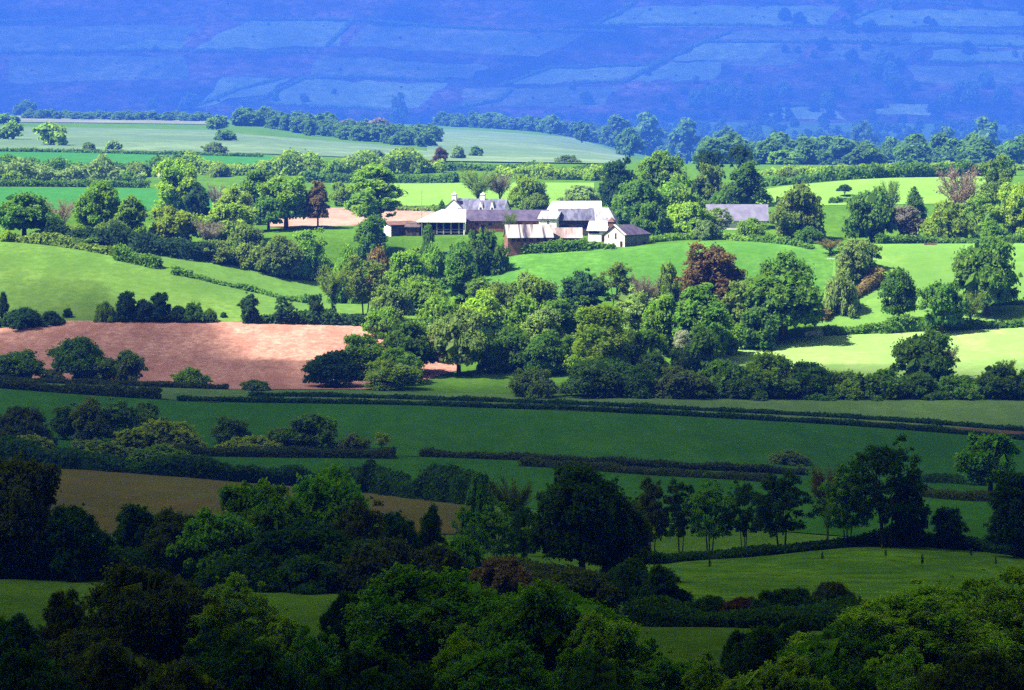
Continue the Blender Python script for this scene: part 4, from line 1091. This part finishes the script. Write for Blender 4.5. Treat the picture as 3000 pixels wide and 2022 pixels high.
# old trees left of the farm
G = 'old trees around the farm paddocks'
for a in [
 ('oak', 55, 436, 542, 150, 'd', 'wide dark domed tree at the picture edge above the grazed slope', 1000),
 ('bare', 138, 440, 530, 90, 'gp', 'bare purplish tree beside the wide dark dome', 1012),
 ('oak', 225, 412, 540, 105, 'g', 'layered green tree rising in front of the blue-green crop', 1008),
 ('tall', 297, 445, 548, 84, 'g', 'green tree with a dark trunk, shorter neighbour of the layered one', 1000),
 ('round', 408, 361, 490, 118, 'l', 'tall yellow-green tree in front of the far hedges', 1062),
 ('round', 448, 416, 480, 70, 'b', 'dark blue-green bush under the tall yellow-green tree', 1055),
 ('round', 395, 470, 560, 130, 'y', 'lime rounded tree above the deep dark hedge', 1004),
 ('round', 520, 460, 550, 130, 'l', 'bright flat-topped lime tree beside the rounded lime one', 1008),
 ('sparse', 475, 495, 560, 90, 'gr', 'greyish twiggy tree between the two lime trees', 1000),
 ('round', 530, 420, 510, 90, 'l', 'light yellow-green tree behind the bleached dead tree', 1050),
 ('round', 590, 384, 480, 100, 'g', 'green tree behind the spreading paddock tree', 1075),
 ('oak', 650, 400, 520, 135, 'g', 'spreading paddock tree with its trunk against the pale dry field', 1035),
 ('oak', 610, 440, 530, 90, 'd', 'dark green tree leaning against the spreading paddock tree', 1030),
 ('oak', 722, 412, 520, 62, 'br', 'purplish brown tree in front of the pale dry field', 1034),
 ('round', 776, 414, 478, 58, 'l', 'pale green round tree between the brown tree and the great chestnut', 1100),
 ('tall', 856, 374, 512, 148, 'g', 'great tall dense tree, highest beside the farm', 1042),
 ('round', 843, 490, 558, 76, 'd', 'round dark bush with short trunk in front of the great tall tree', 998),
 ('round', 640, 535, 600, 110, 'o', 'brownish green tree above the low end of the deep hedge', 985),
 ('round', 250, 500, 556, 80, 'o', 'yellowish bush between the layered tree and its neighbour', 996),
 ('round', 160, 510, 550, 90, 'o', 'olive bush under the bare purplish tree', 998),
 ('round', 560, 505, 575, 90, 'o', 'olive tree in front of the flat-topped lime', 996),
 ('round', 100, 520, 552, 70, 'd', 'dark bush at the foot of the wide dark dome', 995),
 ('bush', 15, 522, 556, 50, 'l', 'light green bush at the picture edge under the wide dome', 988),
 ('round', 700, 520, 590, 80, 'g', 'small green tree on the paddock edge below the brown tree', 992),
]: plant(*a[:7], Y=a[7], group=G)
plant('bare', 492, 398, 470, 62, 'gr', 'bleached dead tree with bare white limbs', Y=1055, bark=MPALEBARK, name='dead_tree')
plant('round', 370, 384, 402, 24, 'w', 'white blossoming hawthorn at the shoulder of the tall yellow-green tree', Y=1066, cf=.82, name='hawthorn_tree')

G = 'trees around the farmyard'
for a in [
 ('sparse', 1085, 374, 495, 110, 'o', 'thin greenish tree with fanned branches behind the farmhouse', 1085),
 ('sparse', 1135, 384, 495, 80, 'gr', 'grey twiggy tree behind the farmhouse chimney', 1088),
 ('round', 1198, 398, 492, 88, 'l', 'yellow-green tree behind the long brick barn', 1078),
 ('round', 1220, 440, 495, 60, 'o', 'olive bush between the brick barn and the white-roofed barn', 1070),
 ('bush', 1318, 420, 478, 110, 'lg', 'pale leafy bush behind the brilliant white roof', 1095),
 ('round', 1405, 360, 500, 82, 'b', 'near-black holm oak at the end of the farmyard trees', 1070),
 ('oak', 1502, 344, 480, 112, 'g', 'high olive-green tree beside the near-black one', 1085),
 ('round', 1448, 408, 512, 140, 'd', 'big green tree at the end of the barns', 1040),
 ('round', 1540, 400, 505, 120, 'g', 'broad green tree in the middle of the farm wood', 1048),
 ('round', 1612, 372, 480, 85, 'o', 'greyish green rounded tree under the pines', 1070),
 ('tall', 1695, 368, 490, 100, 'd', 'dark green tree next to the long grey-blue shed', 1060),
 ('round', 1660, 420, 500, 90, 'd', 'dark tree behind the roof of the long grey-blue shed', 1062),
 ('round', 1480, 460, 540, 90, 'd', 'shaded green tree beside the stone barn', 1012),
 ('pine', 1612, 334, 470, 78, 'b', 'flat-topped dark pine, the lower one above the farm wood', 1092, .6),
 ('pine', 1682, 328, 470, 88, 'b', 'flat-topped dark pine, the taller one above the farm wood', 1094, .6),
 ('round', 1556, 460, 545, 125, 'l', 'bright lime tree in front of the farm wood', 1018),
 ('loose', 1636, 472, 545, 66, 'lg', 'pale feathery tree in front of the long grey-blue shed', 1020),
 ('bush', 1602, 500, 550, 80, 'lg', 'pale green bush below the bright lime tree', 1008),
 ('bush', 1708, 494, 550, 86, 'g', 'green bush hiding the wall of the long grey-blue shed', 1012),
 ('bush', 1450, 500, 530, 60, 'l', 'small lime shrub over the stone barn roof', 1016),
 ('round', 1812, 420, 545, 150, 'o', 'large olive-green tree beyond the long grey-blue shed', 1016),
 ('bush', 1838, 514, 570, 84, 'd', 'dark rounded bush under the large olive-green tree', 990),
 ('round', 1978, 428, 552, 130, 'd', 'large dark green tree on the top edge of the bright field', 1008),
 ('sparse', 2020, 400, 500, 70, 'o', 'thin yellowish treetop behind the large dark green tree', 1050),
 ('cone', 2078, 425, 505, 70, 'd', 'bluish-green bushy conifer behind the bright field', 1045),
 ('round', 2062, 468, 548, 80, 'gr', 'grey-green bush on the top edge of the bright field', 1008),
 ('sparse', 2185, 360, 545, 130, 'gp', 'purplish grey leafless tree above the bright field', 1020),
 ('loose', 2262, 352, 510, 110, 'o', 'tall olive tree with fan of branches beside the leafless one', 1052),
 ('bush', 2150, 455, 550, 130, 'l', 'spreading light green bush at the foot of the leafless tree', 1002),
 ('loose', 2225, 440, 545, 100, 'l', 'thin yellow-green tree in front of the leafless one', 1006),
 ('round', 2312, 418, 548, 105, 'l', 'bright green tree cut by the picture edge', 1008),
 ('bush', 2250, 500, 552, 80, 'g', 'green bush between the pale bare trunk and the edge tree', 1000),
 ('bush', 1095, 520, 584, 115, 'd', 'large dark bush in front of the long brick barn', 970),
 ('bush', 985, 552, 592, 84, 'g', 'green bush below the white roofed open shed', 965),
 ('bush', 973, 508, 536, 40, 'd', 'small dark bush against the posts of the open shed', 995),
 ('bush', 1003, 455, 488, 34, 'd', 'little dark tree at the farmhouse gable', 1056),
 ('sparse', 1158, 478, 520, 40, 'o', 'wispy little tree in front of the long brick barn', 1010),
 ('bush', 1045, 548, 600, 90, 'd', 'dark shrub between the green bush and the large dark one', 960),
]: plant(*a[:7], Y=a[7], group=G, cf=a[8] if len(a) > 8 else None)
X, Y, z = spot(2195, 556, 1000)
o = tag(obj('standing_deadwood', mesh_np('standing_deadwood', *tube([(0, 0, -.3), (.05, 0, 1.2), (.2, .1, 2.8), (.75, .2, 4.6)], [.45, .36, .30, .16], 8), MPALEBARK), None, (X, Y, z)), 'pale bare trunk leaning at the top edge of the bright field', 'tree')
plant('oak', 1919, 419, 462, 36, 'b', 'lone small wind-bent tree on the fresh green field', Y=1098, cf=.42)
hedge([(1156, 578), (1230, 575), (1340, 568)], 27, 3, 'd', 'thick clipped hedge in front of the corrugated shed')
hedge([(1340, 566), (1400, 566)], 10, 2, 'd', 'low end of hedge below the stone barn gable', False)
hedge([(1465, 552), (1540, 545), (1640, 544), (1760, 552)], 12, 2.4, 'g', 'rough green hedge along the upper edge of the farm field', False)
hedge([(1700, 548), (1780, 556), (1850, 568)], 10, 2, 'd', 'shaded hedge under the large olive-green tree', False)
hedge([(1990, 556), (2100, 553), (2240, 554), (2420, 552)], 16, 3, 'd', 'dark hedge along the top of the bright field', False)

G = 'hedgerow trees between the two bright fields'
for a in [
 ('sparse', 1885, 540, 620, 80, 'br', 'brownish twiggy tree at the top of the field-dividing hedgerow', 970),
 ('round', 1935, 545, 655, 90, 'lg', 'pale tree in the middle of the field-dividing hedgerow', 950),
 ('round', 1965, 548, 640, 70, 'o', 'olive tree leaning from the field-dividing hedgerow', 958),
 ('bush', 1910, 610, 680, 90, 'lg', 'pale grey-green bush low in the field-dividing hedgerow', 932),
 ('oak', 2040, 610, 722, 96, 'd', 'isolated upright oak in the bright field', 920),
 ('oak', 2240, 540, 700, 158, 'd', 'large handsome oak with dark trunk in the bright field', 926),
 ('oak', 2140, 640, 735, 105, 'd', 'low spreading tree with a forked trunk on the field hedge', 912),
 ('sparse', 2205, 652, 732, 90, 'o', 'brownish thin tree beside the large handsome oak', 915),
]: plant(*a[:7], Y=a[7], group=G)
hedge([(2000, 640), (1950, 672), (1895, 700), (1860, 735)], (26, 18), 3, 'br', 'russet hedge slanting down between the two bright fields', False)
hedge([(1866, 762), (1960, 758), (2100, 752), (2250, 746), (2430, 742)], 26, 2.6, 'd', 'dark hedge between the bright field and the pale mown field', False)
hedge([(2225, 695), (2330, 692), (2430, 690)], 9, 1.6, 'd', 'low hedge beside the large handsome oak', False)

# hedgerows beyond the farm
hedge([(-60, 412), (120, 413), (330, 416)], 38, 6, 'lg', 'overgrown light hedge in front of the blue-green crop', False)
hedge([(-60, 424), (150, 425), (345, 427)], 15, 2, 'd', 'clipped dark hedge along the blue-green crop')
hedge([(-60, 396), (150, 398), (300, 400), (420, 402)], 32, 6, 'd', 'dark bushy hedgerow below the green strip', False)
hedge([(420, 396), (560, 398), (700, 398), (860, 396), (1010, 392)], 36, 6, 'l', 'bright leafy hedgerow behind the great tall tree', False)
hedge([(690, 414), (860, 416), (1040, 416)], 24, 3, 'd', 'clipped dark hedge at the back of the fresh green field', True)
hedge([(960, 388), (1100, 388), (1260, 390), (1390, 392)], 13, 3, 'd', 'dark hedge line below the pale ridge field', False)
hedge([(1130, 404), (1260, 408), (1390, 410)], 22, 5, 'l', 'light leafy hedgerow behind the white-roofed barn', False)
hedge([(1690, 428), (1780, 420), (1950, 408), (2150, 402), (2300, 398)], 26, 4, 'd', 'thick dark hedge along the top of the fresh green slope', False)
hedge([(1700, 398), (1900, 396), (2150, 390), (2330, 386)], 14, 5, 'l', 'sunlit leafy hedge top on the skyline of the fresh green slope', False)
hedge([(-60, 345), (150, 347), (350, 352), (600, 358)], 7, 2.2, 'd', 'thin straight dark hedge above the green strip')
hedge([(900, 478), (960, 480), (1010, 481)], 9, 1.6, 'o', 'low scrubby hedge between the fresh green field and the dry one', False)
hedge([(1880, 462), (1960, 458)], 9, 2, 'd', 'short dark hedge below the lone wind-bent tree', False)
G = 'bushes of the far hedgerows'
for k, a in enumerate([
 (40, 366, 398, 70, 'd', 'dark bush at the picture edge of the bushy hedgerow'), (130, 362, 398, 60, 'd', 'second dark bush along the bushy hedgerow'), (230, 364, 400, 70, 'b', 'bluish dark bush in the bushy hedgerow'),
 (310, 368, 402, 60, 'l', 'bright bush in the bushy hedgerow beside the bluish one'), (30, 388, 414, 60, 'l', 'light bush at the picture edge in front of the crop'), (170, 386, 414, 60, 'lg', 'pale bush in front of the crop hedge'),
 (290, 388, 416, 50, 'g', 'green bush in front of the crop hedge near the layered tree'), (500, 368, 402, 60, 'l', 'bright bush above the bleached dead tree'), (650, 352, 396, 60, 'l', 'bright bush over the spreading paddock tree'),
 (760, 362, 398, 70, 'g', 'green bush on the leafy hedgerow near the great tall tree'), (940, 360, 394, 60, 'l', 'bright bush on the leafy hedgerow past the great tall tree'), (1250, 385, 408, 50, 'l', 'bright bush above the brick barn'),
 (1340, 386, 410, 50, 'l', 'light bush near the near-black holm oak'), (1790, 378, 412, 60, 'o', 'dull bush on the skyline hedge near the pines'), (1960, 372, 404, 60, 'l', 'light bush on the skyline hedge above the lone tree'), (2090, 370, 400, 50, 'l', 'light bush at the far part of the skyline hedge'),
]): plant('bush', *a, group=G)

# blue ridge behind
G = 'hazy trees on the ridge'
for a in [
 ('round', 118, 278, 340, 78, 'l', 'pale sunlit round tree on the hazy ridge', 1400), ('round', 28, 276, 340, 60, 'g', 'hazy tree at the picture edge on the ridge', 1420), ('round', 15, 258, 320, 60, 'g', 'hazy treetop behind the edge tree on the ridge', 1520),
 ('bush', 200, 322, 345, 40, 'o', 'low grey bush in the hazy ridge field', 1385), ('bush', 255, 318, 345, 40, 'lg', 'low pale bush in the hazy ridge field', 1388), ('bush', 488, 322, 352, 70, 'o', 'low brownish bush at the foot of the ridge field', 1385),
 ('round', 492, 262, 330, 50, 'g', 'hazy tree dividing the two ridge fields', 1500), ('round', 510, 295, 342, 50, 'd', 'dark hazy tree below the dividing one', 1430), ('round', 607, 246, 306, 76, 'd', 'tall round hazy tree on the ridge wood', 1640),
 ('round', 60, 228, 268, 60, 'd', 'dim hazy tree behind the ridge at the picture edge', 1800), ('round', 640, 270, 320, 60, 'd', 'hazy tree beside the tall round one', 1600), ('round', 720, 262, 322, 60, 'd', 'hazy tree on the middle of the ridge wood', 1600),
 ('round', 790, 270, 325, 60, 'gr', 'greyish hazy tree in the ridge wood', 1560), ('round', 860, 268, 328, 70, 'gr', 'purplish hazy tree in the ridge wood', 1540), ('round', 940, 290, 335, 70, 'd', 'dark end tree of the ridge wood', 1500),
 ('round', 1000, 334, 372, 36, 'rd', 'reddish small tree on the leafy hedgerow', 1290), ('bush', 920, 334, 366, 90, 'lg', 'pale bluish bush next to the reddish small tree', 1380), ('bush', 850, 340, 366, 60, 'lg', 'pale bluish bush at the end of the ridge field', 1380),
 ('bush', 1080, 332, 368, 40, 'd', 'dark hazy bush in the pale ridge field', 1420), ('bush', 1040, 330, 366, 40, 'lg', 'pale bush beside the dark one in the ridge field', 1400), ('bush', 1290, 352, 376, 60, 'o', 'dim bush at the foot of the pale ridge field', 1385),
 ('round', 1322, 275, 330, 40, 'd', 'dark hazy tree with visible trunk on the ridge edge', 1650), ('round', 1250, 262, 312, 60, 'd', 'hazy tree above the pale ridge field', 1720), ('round', 1120, 256, 300, 80, 'd', 'broad hazy tree above the pale ridge field', 1760),
 ('round', 1400, 262, 330, 70, 'd', 'hazy tree beyond the trunked one', 1700), ('round', 1430, 290, 352, 70, 'd', 'hazy tree at the corner of the pale ridge field', 1560), ('round', 1470, 258, 330, 90, 'd', 'tall hazy tree in the blue valley', 1750),
 ('round', 1560, 270, 340, 80, 'd', 'rounded hazy tree with a pale top in the blue valley', 1700), ('round', 1650, 288, 350, 70, 'd', 'hazy tree above the pines', 1640), ('round', 1770, 300, 372, 90, 'd', 'hazy tree behind the skyline hedge', 1500),
 ('round', 1860, 310, 376, 90, 'd', 'broad hazy tree behind the skyline hedge', 1480), ('round', 1780, 342, 384, 80, 'g', 'greener hazy tree just over the skyline hedge', 1400), ('round', 1960, 330, 384, 90, 'd', 'hazy tree over the middle of the skyline hedge', 1420),
 ('round', 2060, 318, 380, 80, 'd', 'dark hazy tree behind the skyline hedge', 1470), ('round', 2240, 268, 350, 80, 'd', 'tall dim tree in the blue valley near the edge', 1650), ('round', 2150, 290, 350, 70, 'd', 'dim tree beside the tall one in the blue valley', 1680),
 ('round', 1960, 276, 330, 70, 'd', 'dim tree with a pale top in the blue valley', 1850), ('round', 2300, 320, 384, 70, 'd', 'dim tree at the picture edge in the blue valley', 1420),
 ('round', 905, 212, 268, 48, 'd', 'blue-dark tree standing at the foot of the moor', 2500), ('round', 1100, 268, 300, 60, 'd', 'dim tree on the far side of the pale ridge field', 1790),
]: plant(*a[:7], Y=a[7], group=G)

def woodland(name, spots, col, label_kind='stuff'):
    """far wood that reads as one mass"""
    r = np.random.default_rng(len(spots)*7+3); Vs = []; Fs = []; nb = 0
    src = []
    for k in range(3):
        me = proto('round', 'tiny', k); v = np.empty(len(me.vertices)*3, np.float32); me.vertices.foreach_get('co', v)
        src.append(v.reshape(-1, 3))
    for (u, v, Y, wpx, hpx) in spots:
        Y = far(Y)
        X = (u-U0)*Y/F; z = float(ground(X, Y)); s = wpx*Y/F; h = hpx*Y/F
        q = src[r.integers(3)]; a = r.uniform(0, 6.28); c, sn = math.cos(a), math.sin(a)
        Vs.append(np.stack([(q[:, 0]*c-q[:, 1]*sn)*s+X, (q[:, 0]*sn+q[:, 1]*c)*s+Y, q[:, 2]*h+z-.06*h], 1))
    V = np.concatenate(Vs); Fc = np.arange(len(V)).reshape(-1, 4)
    o = struct(name, mesh_np(name, V, Fc, MFOL), 'stuff'); o.color = (*COLS[col], 1)
    return o
r = np.random.default_rng(5)
sp = []
for k in range(760):      # blue valley wood behind the farm
    u = r.uniform(1330, 2420); Y = 1420+1200*r.random()**1.25 if u > 1600 else r.uniform(1730, 2600)
    if 2010 < u < 2340 and 1560 < Y < 1720: continue
    q = r.uniform(8, 17)*F/far(Y)**.93*.62; sp.append((u, 0, Y, q, q*r.uniform(.65, 1.0)))
woodland('woodland', sp, 'd')
sp = [(u+r.uniform(-6, 6), 0, 1560-.14*(u-540)+r.uniform(-25, 60), r.uniform(30, 56), r.uniform(30, 46)) for u in np.linspace(545, 985, 70)]
woodland('woodland', sp, 'd')
sp = [(u+r.uniform(-6, 6), 0, 1640+r.uniform(-20, 30), r.uniform(24, 40), r.uniform(15, 24)) for u in np.linspace(60, 470, 60)]
woodland('woodland', sp, 'd')
sp = [(u+r.uniform(-6, 6), 0, 1755+r.uniform(-10, 40), r.uniform(26, 46), r.uniform(20, 40)) for u in np.linspace(1010, 1420, 60)]
woodland('woodland', sp, 'd')

sp = []
for k in range(260):      # dim scrub and woods where the moor meets the valley
    u = r.uniform(1480, 2420); Y = 5850+950*r.random()**1.6*(1 if u > 1750 else .5)
    if r.random() < .35: u = r.uniform(-60, 1480); Y = r.uniform(5850, 6080)
    q = r.uniform(16, 40); sp.append((u, 0, Y, q, q*.8))
woodland('woodland', sp, 'b')
sp = []
for k in range(420):      # loose bushes speckled over the moor
    u = r.uniform(-60, 2420); q = r.uniform(3.5, 9); sp.append((u, 0, 6000+1450*r.random(), q, q*.8))
woodland('scrub', sp, 'b')
# hedges and trees of the moor
HL = [
 ([(-40, 122), (350, 117), (700, 121)], 'long dark field hedge across the lower moor, marked by one small tree'),
 ([(530, 46), (800, 47), (1000, 63), (1400, 74)], 'dark field hedge running high across the middle of the moor'),
 ([(1340, 59), (1720, 60), (2340, 75)], 'straight dark field hedge high on the moor towards the picture edge'),
 ([(1350, 58), (1400, 34), (1440, 8)], 'slanting field hedge climbing to the top of the picture'),
 ([(800, 50), (770, 80), (740, 108)], 'short slanting hedge closing the upper pale field'),
 ([(440, 244), (540, 205), (640, 180)], 'slanting hedge beside the lower pale field'),
 ([(545, 246), (620, 212), (690, 180), (820, 176), (1010, 186)], 'bent hedge around the broad pale field on the low moor'),
 ([(1130, 198), (1250, 156), (1480, 149)], 'hedge curving over the middle pale field'),
 ([(1300, 190), (1420, 188), (1500, 142), (1600, 96), (1660, 74)], 'long slanting hedge up the middle of the moor'),
 ([(1600, 97), (1900, 97), (2340, 108)], 'level field hedge across the moor above the dark copse'),
 ([(1880, 66), (2100, 68), (2340, 78)], 'field hedge close under the straight high one'),
 ([(1990, 6), (2150, 10), (2340, 26)], 'field hedge at the very top of the picture'),
 ([(1890, 66), (1950, 40), (2010, 14)], 'slanting hedge joining the two top hedges'),
 ([(2110, 142), (2230, 143), (2340, 146)], 'level hedge beyond the dark copse'),
 ([(590, 238), (800, 247), (910, 256)], 'hedge along the foot of the broad pale field'),
 ([(1725, 242), (1890, 242)], 'short hedge on the low pale field under the moor'),
 ([(-40, 54), (140, 44)], 'faint hedge in the upper corner of the moor'),
 ([(1020, 250), (1130, 232), (1160, 205)], 'curving hedge at the foot of the middle pale field'),
]
for pts, lb in HL:
    pts = [(u, v, depth_at(u, v, 6005)) for u, v in pts]
    hedge(pts, 5, 7, 'd', lb, False, leaf=2.6, group='field hedges on the moor')
k = 0
for (u, v, wd) in [(352, 118, 18), (905, 60, 12), (2010, 160, 50), (1995, 176, 40), (2025, 182, 44), (1945, 190, 30), (2030, 210, 50), (1700, 188, 26), (1580, 190, 20), (2305, 130, 16), (1850, 132, 20), (2030, 102, 20), (1785, 222, 40), (1740, 224, 30), (690, 232, 22), (625, 230, 20),
                   (1660, 230, 40), (1620, 240, 50), (1690, 246, 50), (1580, 244, 40), (2200, 238, 60), (2280, 240, 50), (2150, 250, 40), (1880, 248, 40), (1640, 212, 30), (1470, 172, 16), (430, 250, 40), (345, 246, 26), (560, 252, 30), (760, 214, 14), (1300, 205, 16), (2240, 200, 40), (2180, 215, 34), (1330, 238, 34)]:
    Y = depth_at(u, v, 6005)
    plant('round', u, v-wd*.95, v, wd, 'd', 'small dark tree dimmed to blue on the hazy moor', Y=Y, group='trees scattered over the moor')
